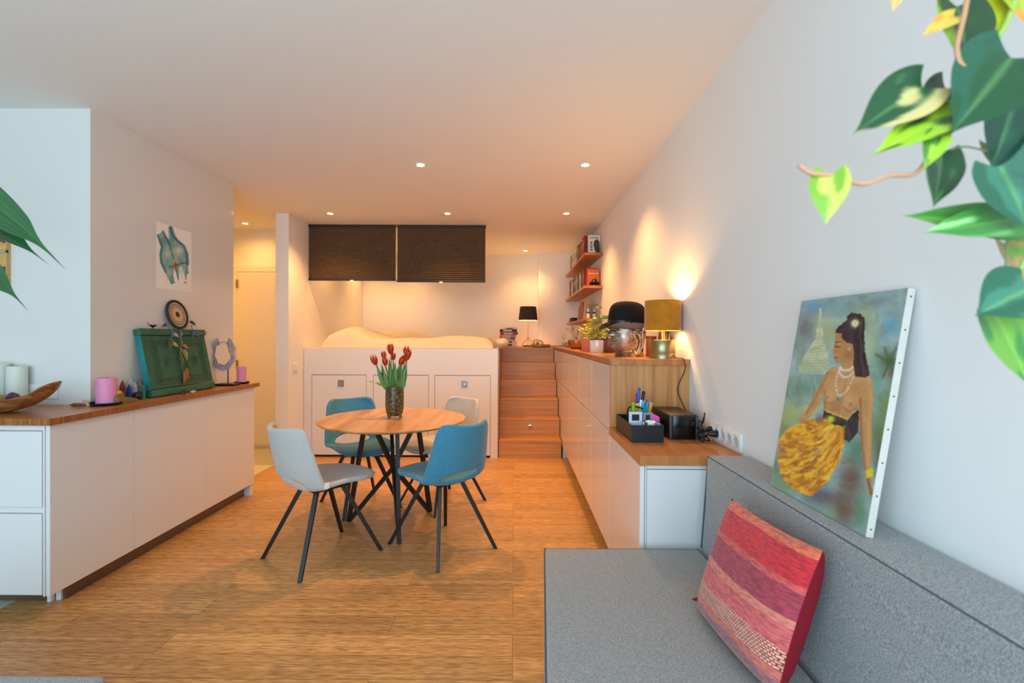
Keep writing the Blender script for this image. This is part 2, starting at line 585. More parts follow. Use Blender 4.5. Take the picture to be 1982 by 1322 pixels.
def prism(bm, pts, z0, z1, bev=0):
    a = [bm.verts.new((x, y, z0)) for x, y in pts]; b = [bm.verts.new((x, y, z1)) for x, y in pts]
    n = len(pts)
    for i in range(n):
        j = (i+1) % n
        bm.faces.new((a[i], a[j], b[j], b[i]))
    bm.faces.new(list(reversed(a))); bm.faces.new(b)
    return a+b


def top_slab(pts, z0, z1, mtop, medge, parent, name='slab'):
    bm = bmesh.new(); prism(bm, pts, z0, z1)
    bmesh.ops.recalc_face_normals(bm, faces=bm.faces)
    o = part(name, bm, mtop, parent, False)
    o.data.materials.append(medge)
    for p in o.data.polygons:
        if abs(p.normal.z) < .5: p.material_index = 1
    return o


top_slab([(wx, 2.318), (wx, 4.235), (WL+.001, 4.229), (WL+.001, 2.80-.001)], ZT, .970, M['worktop'], M['edge'], t)
top_slab([(wx-.0012, 2.318), (WL, 2.798), (-4.2, 2.798), (-4.2, 2.318)], ZT, .970, M['worktop_x'], M['edge'], t)

# ================================================================== TALL CABINETS ON THE RIGHT
RX = .553
ZB, ZM0, ZM1, ZTT = .155, .822, .842, 1.222
seamR = [2.780, 3.434, 4.106, 4.742, 5.40, 6.06, 6.72, 7.49]
wh = ['nearest, beside the wooden side panel', 'second from the wooden side panel', 'third from the wooden side panel',
      'just before the stairs', 'beside the lower stair treads', 'beside the upper stair treads', 'against the far wall behind the stairs']
for k in range(7):
    a, b = seamR[k], seamR[k+1]
    t = thing('tall_cabinet', 'gloss white two-door cabinet unit, '+wh[k], 'cabinet', ((RX+WR)/2, (a+b)/2, 0), 0, 'gloss white tall cabinets along the right wall')
    bm = bmesh.new(); bx(bm, (RX+.022, a+.001, ZB+.002), (WR-.002, b-.001, ZTT-.001)); part('body', bm, M['gap'] if 0 else M['cab_body'], t, False)
    bm = bmesh.new(); bx(bm, (RX, a+.0016, ZM1), (RX+.020, b-.0016, ZTT-.004), .0015); part('upper_door', bm, M['gloss_door'], t, False)
    bm = bmesh.new(); bx(bm, (RX, a+.0016, ZB), (RX+.020, b-.0016, ZM1-.006), .0015); part('lower_door', bm, M['gloss_door'], t, False)
t = thing('low_cabinet', 'low gloss white cabinet with white end panel beside the sofa', 'cabinet', ((RX+WR)/2, 2.45, 0))
bm = bmesh.new(); bx(bm, (RX+.022, 2.13, ZB+.002), (WR-.002, 2.778, .820)); part('body', bm, M['cab_body'], t, False)
bm = bmesh.new(); bx(bm, (RX, 2.108, ZB), (RX+.020, 2.776, .816), .0015); part('door', bm, M['gloss_door'], t, False)
bm = bmesh.new(); bx(bm, (RX+.031, 2.106, .03), (WR-.002, 2.128, .800), .001); bx(bm, (RX+.024, 2.116, .03), (RX+.030, 2.128, .819)); bx(bm, (RX+.031, 2.112, .803), (WR-.002, 2.128, .819))
part('end_panel', bm, M['satin_door'], t, False)
t = thing('cabinet_plinth', 'recessed white plinth under the right-hand cabinets', 'plinth', (.75, 4, 0))
bm = bmesh.new(); bx(bm, (.655, 2.15, 0), (.675, 7.49, ZB)); part('plinth_board', bm, M['plinth'], t, False)
bm = bmesh.new(); bx(bm, (.566, 5.55, 0), (.652, 5.57, ZB)); part('end_cap', bm, M['white_pl'], t, False)
t = thing('upper_worktop', 'long bamboo counter top on the tall cabinets carrying the bronze head', 'worktop', (.78, 5, ZTT))
top_slab([(RX-.004, 2.742), (WR-.001, 2.742), (WR-.001, 2.80), (RX-.004, 2.80)], ZTT, 1.256, M['worktop_x'], M['worktop_x'], t, 'front_strip')
top_slab([(RX-.004, 2.8012), (WR-.001, 2.8012), (WR-.001, 7.498), (RX-.004, 7.498)], ZTT, 1.256, M['worktop'], M['edge'], t)
bm = bmesh.new(); bx(bm, (RX-.001, 2.755, .866), (WR-.001, 2.778, ZTT-.0005), .001)
solo('side_panel', bm, M['panelwood'], 'upright bamboo side panel behind the pen box and speaker', 'panel', smooth=False)
t = thing('lower_worktop', 'short low bamboo counter with the pen box and black speaker', 'worktop', (.78, 2.4, .822))
top_slab([(RX-.004, 2.092), (WR-.001, 2.092), (WR-.001, 2.776), (RX-.004, 2.776)], .822, .865, M['worktop_x'], M['worktop_x'], t)

# ================================================================== RAISED BED PLATFORM AND STAIRS
PY = 5.52
PZ = 1.248
t = thing('bed_platform', 'white raised bed platform with three storage hatches', 'platform bed', (-1.3, 6, 0))
hx = [(-2.312, -1.690), (-1.607, -.979), (-.902, -.270)]
bm = bmesh.new()
bx(bm, (-2.405, PY, .945), (-.182, PY+.03, PZ))
for a, b in ((-2.405, hx[0][0]-.004), (hx[0][1]+.004, hx[1][0]-.004), (hx[1][1]+.004, hx[2][0]-.004), (hx[2][1]+.004, -.182)):
    bx(bm, (a, PY, 0), (b, PY+.03, .945))
bx(bm, (-2.405, PY+.031, PZ-.03), (-.182, BACK-.002, PZ)); bx(bm, (-.212, PY+.031, 0), (-.182, BACK-.002, PZ-.031))
part('frame', bm, M['satin_door'], t, False)
bm = bmesh.new(); bx(bm, (-2.405, PY+.045, .0), (-.214, PY+.06, PZ-.031)); part('gap_shade_sheet', bm, M['gap'], t, False)  # dark sheet paints the shade seen through the hatch gaps
for a, b in hx:
    bm = bmesh.new(); bx(bm, (a, PY+.001, .026), (b, PY+.028, .939), .001)
    h = part('hatch', bm, M['satin_door'], t, False)
    if a != hx[1][0] or True:
        cx = (a+b)/2+.02
        cz = .845
        bm = bmesh.new(); bx(bm, (cx-.034, PY-.004, cz-.038), (cx+.034, PY+.002, cz+.038), .002)
        pl = part('pull_plate', bm, M['steel'], h, False)
        pl.parent = h
        bm = bmesh.new(); lathe(bm, [(.014, 0), (.012, .008), (.0001, .009)], (0, 0, 0), 16)
        bmesh.ops.rotate(bm, verts=bm.verts, matrix=Matrix.Rotation(PI/2, 3, 'X')); bmesh.ops.translate(bm, verts=bm.verts, vec=(cx+.004, PY-.004, cz-.008))
        bm2 = bm
        part('pull_knob', bm2, M['chrome'], h)

# stairs: six solid treads
t = thing('staircase', 'six bamboo steps climbing to the bed between platform and cabinets', 'staircase', (.19, 5.8, 0))
RS = PZ/6
for k in range(6):
    y0 = PY+.23*k
    z1 = RS*(k+1)-(.004 if k == 5 else 0)
    bm = bmesh.new()
    bx(bm, (-.165, y0, RS*k+.0005), (RX-.006 if 1 else 0, PY+.23*(k+1)+(.02 if k < 5 else 0), z1-.026))
    bx(bm, (-.165, y0-.002, z1-.0255), (RX-.006, PY+.23*(k+1)+.02, z1), .002)
    st = part('step', bm, M['stairwood'], t, False)
    if k == 1:
        c = at(1026, 826, y=y0)
        bm = bmesh.new(); lathe(bm, [(.016, 0), (.026, 0), (.026, .006), (.018, .008), (.016, .004)], (0, 0, 0), 20, close=True)
        bmesh.ops.rotate(bm, verts=bm.verts, matrix=Matrix.Rotation(PI/2, 3, 'X')); bmesh.ops.translate(bm, verts=bm.verts, vec=(c.x, y0-.0005, c.z))
        part('ring_pull', bm, M['chrome'], st)
bm = bmesh.new(); bx(bm, (-.181, PY+.012, 0), (-.166, 6.90, RS*5.9)); part('side_board', bm, M['edge'], t, False)
bm = bmesh.new(); bx(bm, (-.181, 6.922, PZ-.03), (.374, BACK-.002, PZ+.004)); bx(bm, (.374, 6.922, PZ-.03), (RX-.005, 7.498, PZ+.004))
solo('landing_board', bm, M['stairwood'], 'bamboo landing board at the top of the stairs', 'landing', smooth=False)

# bed
def duv(u, v):
    x = -2.26+u*2.02; y = 5.60+v*1.9
    e = min(1, min(u, 1-u)/.04)**.5*min(1, min(v, 1-v)/.05)**.5
    s = u
    h = .085+.145*math.exp(-((s-.145)/.12)**2)*math.exp(-((v-.25)/.42)**2)+.12*math.exp(-((s-.34)/.14)**2)*math.exp(-((v-.75)/.22)**2)
    h += .035*math.exp(-((s-.82)/.13)**2)
    q = V((x*3, y*2.2, 0))
    h += .018*noise.noise(q)+.008*noise.noise(q*3.1)
    y2 = y+.02*noise.noise(V((x*4, v*3, 5)))
    return V((x, y2, PZ+.004+(h+.02)*e))
bm = bmesh.new(); vs = grid(bm, duv, 90, 60)
bo = bm.edges[:]
bnd = [e for e in bm.edges if len(e.link_faces) == 1]
r = bmesh.ops.extrude_edge_only(bm, edges=bnd)
for v in [g for g in r['geom'] if isinstance(g, bmesh.types.BMVert)]:
    v.co.z = PZ+.0015
solo('duvet', bm, M['linen'], 'rumpled cream duvet heaped over the bed on the white platform', 'duvet', smooth='full')
bm = bmesh.new(); ball(bm, (-.150, 5.95, PZ+.065), 1, 24, (.085, .26, .062), .08, 3)
solo('pillow', bm, M['linen'], 'small cream bolster pillow at the right end of the bed', 'pillow', smooth='full')

# blinds
M['blind'] = mat('dark_pleated_fabric', (150, 124, 96), .85)
M['blind_rail'] = mat('dark_blind_rail', (36, 30, 26), .5)
BY = 5.655
xs = [at(596, 500, y=BY).x, at(767.5, 500, y=BY).x, at(941, 500, y=BY).x]
for k, lb in enumerate(['left dark pleated blind hanging under the ceiling', 'right dark pleated blind hanging under the ceiling']):
    x0, x1 = xs[k]+.006, xs[k+1]-.006
    zb = 2.035 if k == 0 else 2.022
    t = thing('pleated_blind', lb, 'blind', ((x0+x1)/2, BY, zb), 0, 'pleated blinds in front of the bed')
    bm = bmesh.new()
    n = 27
    def pf(u, v):
        i = round(v*2*n)
        return V((x0+.004+(x1-x0-.008)*u, BY+(.011 if i % 2 else -.011), zb+.02+(CEIL-.03-zb-.02)*v))
    grid(bm, pf, 1, 2*n)
    r = bmesh.ops.solidify(bm, geom=bm.faces[:], thickness=.002)
    part('pleated_fabric', bm, M['blind'], t, False)
    bm = bmesh.new(); bx(bm, (x0, BY-.016, CEIL-.032), (x1, BY+.016, CEIL-.002), .002); part('head_rail', bm, M['blind_rail'], t, False)
    bm = bmesh.new(); bx(bm, (x0, BY-.014, zb), (x1, BY+.014, zb+.022), .002); br_ = part('bottom_rail', bm, M['blind_rail'], t, False)
    cx = (x0+x1)/2+.0
    bm = bmesh.new(); bx(bm, (cx-.02, BY-.017, zb-.012), (cx+.02, BY-.012, zb+.008), .002); part('pull_tab', bm, M['white_pl'], br_, False)

# wall switch on partition
c = at(572, 711, x=-2.405)
t = thing('light_switch', 'white double light switch on the partition beside the bed', 'light switch', (c.x, c.y, c.z-.06))
bm = bmesh.new(); bx(bm, (-2.409, c.y-.06, c.z-.045), (-2.400, c.y+.05, c.z+.045), .002); part('plate', bm, M['white_pl'], t, False)
bm = bmesh.new(); bx(bm, (-2.400, c.y-.045, c.z-.03), (-2.394, c.y-.003, c.z+.03), .001); bx(bm, (-2.400, c.y, c.z-.03), (-2.394, c.y+.04, c.z+.03), .001)
part('rocker', bm, M['white_pl'], t, False)


# ================================================================== MORE HELPERS
def evaluated(bm, mods):
    me = bpy.data.meshes.new('tmp'); bm.to_mesh(me); bm.free()
    o = bpy.data.objects.new('tmp', me); COL.objects.link(o)
    for kind, kw in mods:
        md = o.modifiers.new('m', kind)
        for a, b in kw.items(): setattr(md, a, b)
    dg = bpy.context.evaluated_depsgraph_get(); dg.update()
    me2 = bpy.data.meshes.new_from_object(o.evaluated_get(dg))
    bpy.data.objects.remove(o); bpy.data.meshes.remove(me)
    out = bmesh.new(); out.from_mesh(me2)
    bpy.data.meshes.remove(me2)
    return out


def fuse(bm, voxel, smooth=6):
    return evaluated(bm, [('REMESH', dict(mode='VOXEL', voxel_size=voxel)), ('SMOOTH', dict(factor=.5, iterations=smooth))])


def thing_m(name, mtx, label, cat, group=None):
    o = bpy.data.objects.new(name, None); COL.objects.link(o)
    o.empty_display_size = .05
    o.matrix_world = mtx
    WM[o.name] = mtx.copy()
    o['label'] = label; o['category'] = cat
    if group: o['group'] = group
    return o


def frame_m(o, ex, ey, ez):
    m = Matrix((ex, ey, ez)).transposed().to_4x4()
    m.translation = V(o)
    return m


def paintable(bm):
    return bm.verts.layers.float_color.new('paint')


M['leaf'] = attr_mat('plant_leaf', .34, .25, 90, .5)
M['petal'] = attr_mat('tulip_petal', .5)
M['stem_green'] = mat('green_stem', (92, 130, 52), .5)


def mixc(a, b, t):
    t = max(0, min(1, t))
    return tuple(x*(1-t)+y*t for x, y in zip(a, b))


def leaf_mesh(bm, base, tip, width, nrm, kind='heart', curl=.12, fold=.18, colf=None, wave=0, ns=16, nt=12, seed=0, lay=None, arc=None, tail=False):
    base, tip = V(base), V(tip)
    d = tip-base; L = d.length; d.normalize()
    n = V(nrm); n = (n-d*n.dot(d)).normalized()
    sd = d.cross(n)
    if lay is None: lay = paintable(bm)
    vs = []
    for j in range(ns+1):
        s = j/ns; row = []
        for i in range(nt+1):
            t = -1+2*i/nt
            if kind == 'heart':
                w = (math.sin(PI*min(1, (s*.93+.07))**.62))**.8*(1-s**5)
                along = s*L-(abs(t)**1.5)*(1-s)**3*.17*L
            else:
                w = (math.sin(PI*min(1, s*.97+.03)**.7))**.9*(1-s**4*.6)
                along = s*L
            if tail: w *= 1-.72*sstep(.74, .90, s)
            x = t*w*width/2
            h = abs(t)*w*width*fold-curl*L*(s-.0)**2+wave*L*math.sin(s*17+t*1.3+seed)*abs(t)**2*w
            p = base+d*along+sd*x+n*(h+curl*L*s*1.0)
            if arc is not None: p = p+V(arc)*4*s*(1-s)
            v = bm.verts.new(p)
            c = colf(s, t) if colf else (60, 110, 50)
            v[lay] = (*lin(c), 1)
            row.append(v)
        vs.append(row)
    for j in range(ns):
        for i in range(nt):
            bm.faces.new((vs[j][i], vs[j][i+1], vs[j+1][i+1], vs[j+1][i]))
    return lay


# ================================================================== DINING TABLE
TC = V((-.88, 3.53, 0)); TZ = .7815; TR = .527
t = thing('dining_table', 'round oak dining table on a black crossed metal base', 'dining table', TC)
bm = bmesh.new()
lathe(bm, [(.0001, -.026), (TR-.045, -.026), (TR-.012, -.016), (TR-.001, -.007), (TR, -.003), (TR-.003, 0), (.0001, 0)], (0, 0, TZ), 96)
part('tabletop', bm, M['tablewood'], t, local=True)
hub = V((0, 0, .42))
for k, a in enumerate((-69.5, 50.5, 170.5)):
    a = math.radians(a)
    r = V((math.cos(a), math.sin(a), 0)); q = V((-r.y, r.x, 0))
    foot = r*.352
    bm = bmesh.new()
    top = r*.20+V((0, 0, TZ-.026))
    def bar(p, q2, w0=.020, w1=.020):
        p = V(p); q2 = V(q2)
        dd = (q2-p).normalized()
        obox_pts = []
        s2 = q*.0125
        inn = dd.cross(q).normalized()*w0
        r_ = bmesh.ops.create_cube(bm, size=1)
        for v in r_['verts']:
            c = v.co+V((.5, .5, .5))
            base = p.lerp(q2, c.z)
            v.co = base+s2*(c.x*2-1)+inn*(c.y-.5)*2*.75
    bar(foot+V((0, 0, .001)), top+r*.02)
    part('leg', bm, M['black_metal'], t, False, local=True)
    bm = bmesh.new()
    bar(foot-r*.012+V((0, 0, .012)), hub)
    a2 = a+math.radians(180)
    bar(hub, V((math.cos(a2), math.sin(a2), 0))*.17+V((0, 0, TZ-.027)))
    part('brace', bm, M['black_metal'], t, False, local=True)
bm = bmesh.new(); lathe(bm, [(.0001, -.005), (.23, -.005), (.23, 0), (.0001, 0)], (0, 0, TZ-.0265), 32)
part('mounting_plate', bm, M['black_metal'], t, False, local=True)

# ================================================================== CHAIRS
PROF = [V((.318, .462)), V((.290, .482)), V((.20, .482)), V((.06, .470)), V((-.06, .462)), V((-.15, .464)), V((-.205, .485)), V((-.238, .535)),
        V((-.262, .61)), V((-.284, .70)), V((-.305, .79)), V((-.318, .842))]
PP = smooth_path([V((p.x, 0, p.y)) for p in PROF], 10)
acc = [0]
for a, b in zip(PP, PP[1:]): acc.append(acc[-1]+(b-a).length)


def prof(v):
    s = v*acc[-1]
    import bisect
    i = min(len(PP)-2, max(0, bisect.bisect_right(acc, s)-1))
    f = (s-acc[i])/max(1e-9, acc[i+1]-acc[i])
    return PP[i].lerp(PP[i+1], f)


def sstep(a, b, x):
    t = max(0, min(1, (x-a)/(b-a))); return t*t*(3-2*t)


def shell(u, v):
    p = prof(v)
    # half width
    w = .178+.052*sstep(0, .22, v)+.012*sstep(.2, .5, v)-.040*sstep(.6, 1, v)
    edge = .42*max(0, (.075-v)/.075)**2
    w *= (1-edge)
    if v > .91: w *= 1-.16*((v-.91)/.09)**3
    y = u*w
    back = sstep(.42, .66, v)
    x = p.x+back*.105*abs(u)**2.2-.03*(1-sstep(0, .2, v))*u*u
    z = p.z+(1-sstep(.45, .7, v))*sstep(.05, .4, v)*.045*abs(u)**2.4
    z += sstep(.88, 1, v)*(.022*u*u-.030*abs(u)**9)
    x += (1-back)*sstep(.28, .45, v)*.0
    return V((x, y, z))


def make_shell():
    NU, NV = 32, 56
    vc, ru, rv = .608, .62, .060
    bm = bmesh.new(); par = {}
    vs = []
    for j in range(NV+1):
        row = []
        for i in range(NU+1):
            u, v = -1+2*i/NU, j/NV
            q = bm.verts.new(shell(u, v)); par[q] = (u, v); row.append(q)
        vs.append(row)
    kill = []
    for j in range(NV):
        for i in range(NU):
            f = bm.faces.new((vs[j][i], vs[j][i+1], vs[j+1][i+1], vs[j+1][i]))
            v = (j+.5)/NV; u = -1+2*(i+.5)/NU
            f.material_index = 1 if v > vc else 0
            if (u/ru)**2+((v-vc)/rv)**2 < 1: kill.append(f)
    inner = set(v for f in kill for v in f.verts)
    bmesh.ops.delete(bm, geom=kill, context='FACES_ONLY')
    for q in list(inner):
        if not q.is_valid or not q.link_faces:
            if q.is_valid: bm.verts.remove(q)
            continue
        u, v = par[q]
        a = math.atan2((v-vc)/rv, u/ru)
        q.co = shell(ru*math.cos(a), vc+rv*math.sin(a))
    bmesh.ops.delete(bm, geom=[e for e in bm.edges if not e.link_faces], context='EDGES')
    return evaluated(bm, [('SMOOTH', dict(factor=.4, iterations=1)), ('SOLIDIFY', dict(thickness=.030, offset=0)), ('SUBSURF', dict(levels=1, render_levels=1))])


_sh = make_shell()
bmesh.ops.recalc_face_normals(_sh, faces=_sh.faces)
_sh.normal_update()
_sh.verts.index_update()
SH_V = [v.co.copy() for v in _sh.verts]; SH_N = [v.normal.copy() for v in _sh.verts]
SH_F = [([v.index for v in f.verts], f.material_index) for f in _sh.faces]
_sh.free()


def shell_part(which, m, name):
    used = sorted({i for f, k in SH_F if k == which for i in f})
    ix = {a: b for b, a in enumerate(used)}
    me = bpy.data.meshes.new(name)
    me.from_pydata([SH_V[i] for i in used], [], [[ix[i] for i in f] for f, k in SH_F if k == which])
    me.shade_smooth()
    me.normals_split_custom_set_from_vertices([SH_N[i] for i in used])
    me.materials.append(m)
    return me


def make_chair(kind, fab, loc, ang, label):
    t = thing('dining_chair', label, 'chair', (loc[0], loc[1], 0), math.radians(ang), 'fabric dining chairs round the table')
    for which, nm in ((0, 'seat'), (1, 'backrest')):
        o = bpy.data.objects.new(nm, shell_part(which, fab, nm)); COL.objects.link(o); o.parent = t; WM[o.name] = WM[t.name]
    for sx in (-1, 1):
        for sy in (-1, 1):
            bm = bmesh.new()
            a = V((sx*.085-.005, sy*.085, .440)); b = V((sx*.27, sy*.23, .0))
            d = (b-a).normalized()
            rad = V((sx*.27, sy*.23, 0)).normalized(); q = V((-rad.y, rad.x, 0))
            n2 = d.cross(q).normalized()
            r_ = bmesh.ops.create_cube(bm, size=1)
            for v in r_['verts']:
                c = v.co+V((.5, .5, .5))
                p = a.lerp(b, c.z)
                k = .011*(1.05-.25*c.z)
                w = p+q*(c.x*2-1)*k+n2*(c.y*2-1)*k
                if c.z > .5:   # cut level at the floor
                    w = w-d*(w.z/d.z)
                v.co = w
            bmesh.ops.bevel(bm, geom=bm.edges[:], offset=.002, segments=1, affect='EDGES')
            part('leg', bm, M['black_metal'], t, False, local=True)
    bm = bmesh.new(); bx(bm, (-.12, -.11, .432), (.11, .11, .447), .004)
    part('seat_frame', bm, M['black_metal'], t, False, local=True)
    return t


ch1 = make_chair('c', M['beige'], (-1.20, 3.04), 51, 'light grey fabric chair at the near left of the table, turned away from the camera')
ch2 = make_chair('c', M['teal'], (-.467, 3.17), 135, 'teal blue fabric chair at the near right of the table, seen from behind')
ch3 = make_chair('c', M['teal'], (-1.255, 3.95), -51.5, 'teal blue fabric chair at the far left of the table, facing the camera')
ch4 = make_chair('c', M['beige'], (-.59, 4.03), -132, 'light grey fabric chair at the far right of the table, half hidden')
bm = bmesh.new()
bx(bm, (-.135, -.252, .492), (-.105, -.249, .528))
part('label_tag', bm, M['white_pl'], ch1, False, local=True, label='small white fabric tag')

# ================================================================== VASE AND TULIPS
VC = V((-.876, 3.545, TZ))
t = thing('vase', 'ribbed brown green glazed vase with small feet on the round table', 'vase', VC)
m, nt, b = newmat('mottled_glaze')
tc = nt.nodes.new('ShaderNodeTexCoord'); n = nt.nodes.new('ShaderNodeTexNoise'); n.inputs['Scale'].default_value = 60; n.inputs['Detail'].default_value = 6
nt.links.new(tc.outputs['Object'], n.inputs['Vector']); r = ramp(nt, [(.3, (36, 24, 10)), (.5, (74, 66, 34)), (.7, (120, 104, 66))])
nt.links.new(n.outputs['Fac'], r.inputs['Fac']); nt.links.new(r.outputs['Color'], b.inputs['Base Color']); b.inputs['Roughness'].default_value = .25
bp = nt.nodes.new('ShaderNodeBump'); bp.inputs['Strength'].default_value = .6; bp.inputs['Distance'].default_value = .004; nt.links.new(n.outputs['Fac'], bp.inputs['Height']); nt.links.new(bp.outputs['Normal'], b.inputs['Normal'])
M['glaze'] = m
def vw(p, t_):
    k = 1+.035*math.cos(4*t_)*(1 if p.z < .2 else .6)
    return V((p.x*k, p.y*k, p.z))
bm = bmesh.new()
lathe(bm, [(.03, .016), (.050, .02), (.061, .045), (.065, .09), (.065, .16), (.064, .226), (.061, .228), (.058, .22), (.058, .06), (.045, .035), (.0001, .03)], (0, 0, 0), 48, warp=vw)
part('body', bm, M['glaze'], t, local=True)
for k in range(4):
    a = PI/4+k*PI/2+.3
    bm = bmesh.new(); tube(bm, smooth_path([(.042*math.cos(a), .042*math.sin(a), .035), (.056*math.cos(a), .056*math.sin(a), .018), (.060*math.cos(a), .060*math.sin(a), .008)], 4), [.012]*4+[.010]*4+[.0085], 10)
    part('foot', bm, M['glaze'], t, local=True)
VT = VC+V((0, 0, .228))
TUL = [((728, 697), -.02, .030, 'at the far left of the bunch'), ((744, 688), .05, .024, 'second from the left, behind'), ((747, 700), -.03, .027, 'low in front, third from the left'),
       ((756.5, 676), .0, .030, 'tallest, in the middle'), ((761, 690), .06, .024, 'half hidden behind the tallest stem'), ((774, 697), -.03, .030, 'tilted right of the middle'),
       ((785, 679), .05, .028, 'at the back of the right-hand pair'), ((787, 687), -.02, .032, 'at the front of the right-hand pair')]


def bloom(bm, c, ax, s, seed):
    lay = paintable(bm)
    ax = V(ax).normalized(); e1 = ax.orthogonal().normalized(); e2 = ax.cross(e1)
    for k in range(6):
        a0 = 2*PI*k/6+seed; rr = 1.0 if k % 2 else .88
        vs = []
        for j in range(9):
            v = j/8; row = []
            for i in range(7):
                u = -1+2*i/6
                half = .62*math.sin(PI*min(1, v*.86+.12))**.7
                aa = a0+u*half*(1.0 if v < .7 else 1-(v-.7)*1.4)
                rad = s*.62*rr*(math.sin(PI*(v*.70+.10))**.8)*(1-.05*u*u)
                h = s*2.05*v*(1-.10*u*u*(v > .7))
                p = c+ax*h+(e1*math.cos(aa)+e2*math.sin(aa))*rad
                q = bm.verts.new(p)
                ed = abs(u)**2.2*(.3+.7*v)+max(0, v-.8)*1.6
                q[lay] = (*lin(mixc((150, 16, 12), (252, 150, 30), ed*1.15)), 1)
                row.append(q)
            vs.append(row)
        for j in range(8):
            for i in range(6):
                bm.faces.new((vs[j][i], vs[j][i+1], vs[j+1][i+1], vs[j+1][i]))


def green(c1=(66, 112, 50), c2=(120, 150, 76), seed=0):
    def f(s, t):
        k = .5+.5*noise.noise(V((s*3, t*2, seed)))-.25*abs(t)+.15*math.sin(t*22)*.3
        return mixc(c1, c2, k)
    return f


LT = [((727, 700), -.02, .030), ((738, 702), .03, .034), ((754, 690), .04, .030), ((762, 700), -.035, .034), ((772, 705), .0, .030), ((788, 697), .03, .036), ((784, 712), -.03, .034), (None, 0, 0)]
for k, ((px, py), dy, s, lb) in enumerate(TUL):
    c = at(px, py, y=VC.y+dy)
    t = thing('tulip', 'red and yellow tulip in the brown vase, '+lb, 'tulip', VT+V(((c.x-VT.x)*.25, dy*.3, -.05)), 0, 'tulips in the vase')
    s *= 1.22
    b0 = VT+V(((c.x-VT.x)*.22, dy*.35, -.10)); b1 = VT+V(((c.x-VT.x)*.42, dy*.5, .03))
    bc = c-V((0, 0, s*1.0))
    pts = smooth_path([b0, b1, (b1+bc)/2+V(((c.x-VT.x)*.12, 0, .01)), bc], 6)
    bm = bmesh.new(); tube(bm, pts, .0035, 8); part('stem', bm, M['stem_green'], t)
    ax = (pts[-1]-pts[-4]).normalized()
    if k == 5: ax = V((.5, -.2, .9))
    bm = bmesh.new(); bloom(bm, bc, ax, s*1.12, k*1.3); part('bloom', bm, M['petal'], t)
    if LT[k][0]:
        tp = at(*LT[k][0], y=VC.y+LT[k][1])
        lb0 = VT+V(((tp.x-VT.x)*.35, LT[k][1]*.4, -.03))
        bm = bmesh.new()
        leaf_mesh(bm, lb0, tp, LT[k][2]*1.6, (.0+(.5 if tp.x > VT.x else -.5), -1, .1), 'blade', curl=.10, fold=.2, colf=green(seed=k), seed=k)
        part('leaf', bm, M['leaf'], t, 'full')
    if k == 0:
        tp = at(706, 737, y=VC.y-.05)
        bm = bmesh.new()
        mid = at(735, 738, y=VC.y-.03)
        leaf_mesh(bm, VT+V((-.045, -.03, -.01)), tp, .024, (0.25, -.5, 1), 'blade', curl=.26, fold=.15, colf=green((110, 140, 60), (160, 180, 100)), seed=k)
        part('leaf', bm, M['leaf'], t, 'full')
    if k == 3:
        for (q, dd, w) in (((765, 698), -.04, .03), ((778, 692), .0, .03), ((742, 712), -.04, .03), ((756, 708), -.05, .03)):
            tp = at(*q, y=VC.y+dd)
            bm = bmesh.new(); leaf_mesh(bm, VT+V(((tp.x-VT.x)*.35, dd*.4, -.03)), tp, w*1.4, (.3 if tp.x > VT.x else -.3, -1, .1), 'blade', curl=.06, fold=.2, colf=green(seed=dd*99), seed=k)
            part('leaf', bm, M['leaf'], t, 'full')

# ================================================================== SOFA
t = thing('sofa', 'grey fabric sofa along the right wall with a low straight backrest', 'sofa', (.55, 1.0, 0))
SY0, SY1 = -.55, 2.045
def sofa_poly(z0, z1, d=0):
    bm = bmesh.new()
    prism(bm, [(.131-d, SY1), (.788, SY1), (.788, SY0), (-.02-d, SY0)], z0, z1)
    bmesh.ops.recalc_face_normals(bm, faces=bm.faces)
    bmesh.ops.bevel(bm, geom=bm.edges[:], offset=.016, segments=4, profile=.5, affect='EDGES')
    return bm
part('seat_cushion', sofa_poly(.30, .484), M['sofa'], t, 'full' if 0 else True)
part('base', sofa_poly(.08, .299, -.01), M['sofa'], t)
bm = bmesh.new()
prism(bm, [(0, 0), (1, 0), (1, 1), (0, 1)], 0, 1)
for v in bm.verts:
    f = v.co.z
    x = (.790+.028*f) if v.co.x < .5 else .996
    v.co = V((x, SY0 if v.co.y < .5 else SY1, .09+.791*f))
bmesh.ops.bevel(bm, geom=bm.edges[:], offset=.014, segments=4, profile=.5, affect='EDGES')
part('backrest', bm, M['sofa'], t)
for nm, pts in (('piping', [(.823, SY0, .874), (.823, SY1-.004, .874), (.99, SY1-.004, .874)]), ('piping', [(-.018, SY0, .478), (.134, SY1-.003, .478), (.785, SY1-.003, .478)]),
                ('piping', [(.134, SY1-.003, .474), (.134, SY1-.003, .31)]), ('piping', [(.797, SY1-.004, .49), (.823, SY1-.004, .87)])):
    bm = bmesh.new(); tube(bm, pts, .0035, 8); part(nm, bm, M['sofa_pipe'], t)
for x, y in ((.2, 1.9), (.9, 1.95), (.15, -.4), (.9, -.4)):
    bm = bmesh.new(); lathe(bm, [(.018, 0), (.024, .085)], (x, y, 0), 16); part('leg', bm, M['black'], t)

t = thing('footstool', 'low blue grey upholstered footstool cut off by the bottom edge of the photo', 'footstool', (-1.6, .9, 0))
bm = bmesh.new(); bx(bm, (-2.2, .45, .08), (-1.13, 1.345, .424), .02, 4); part('upholstery', bm, M['sofa'], t)
for x, y in ((-2.12, .53), (-1.22, .53), (-2.12, 1.26), (-1.22, 1.26)):
    bm = bmesh.new(); lathe(bm, [(.018, 0), (.022, .082)], (x, y, 0), 16); part('leg', bm, M['black'], t)

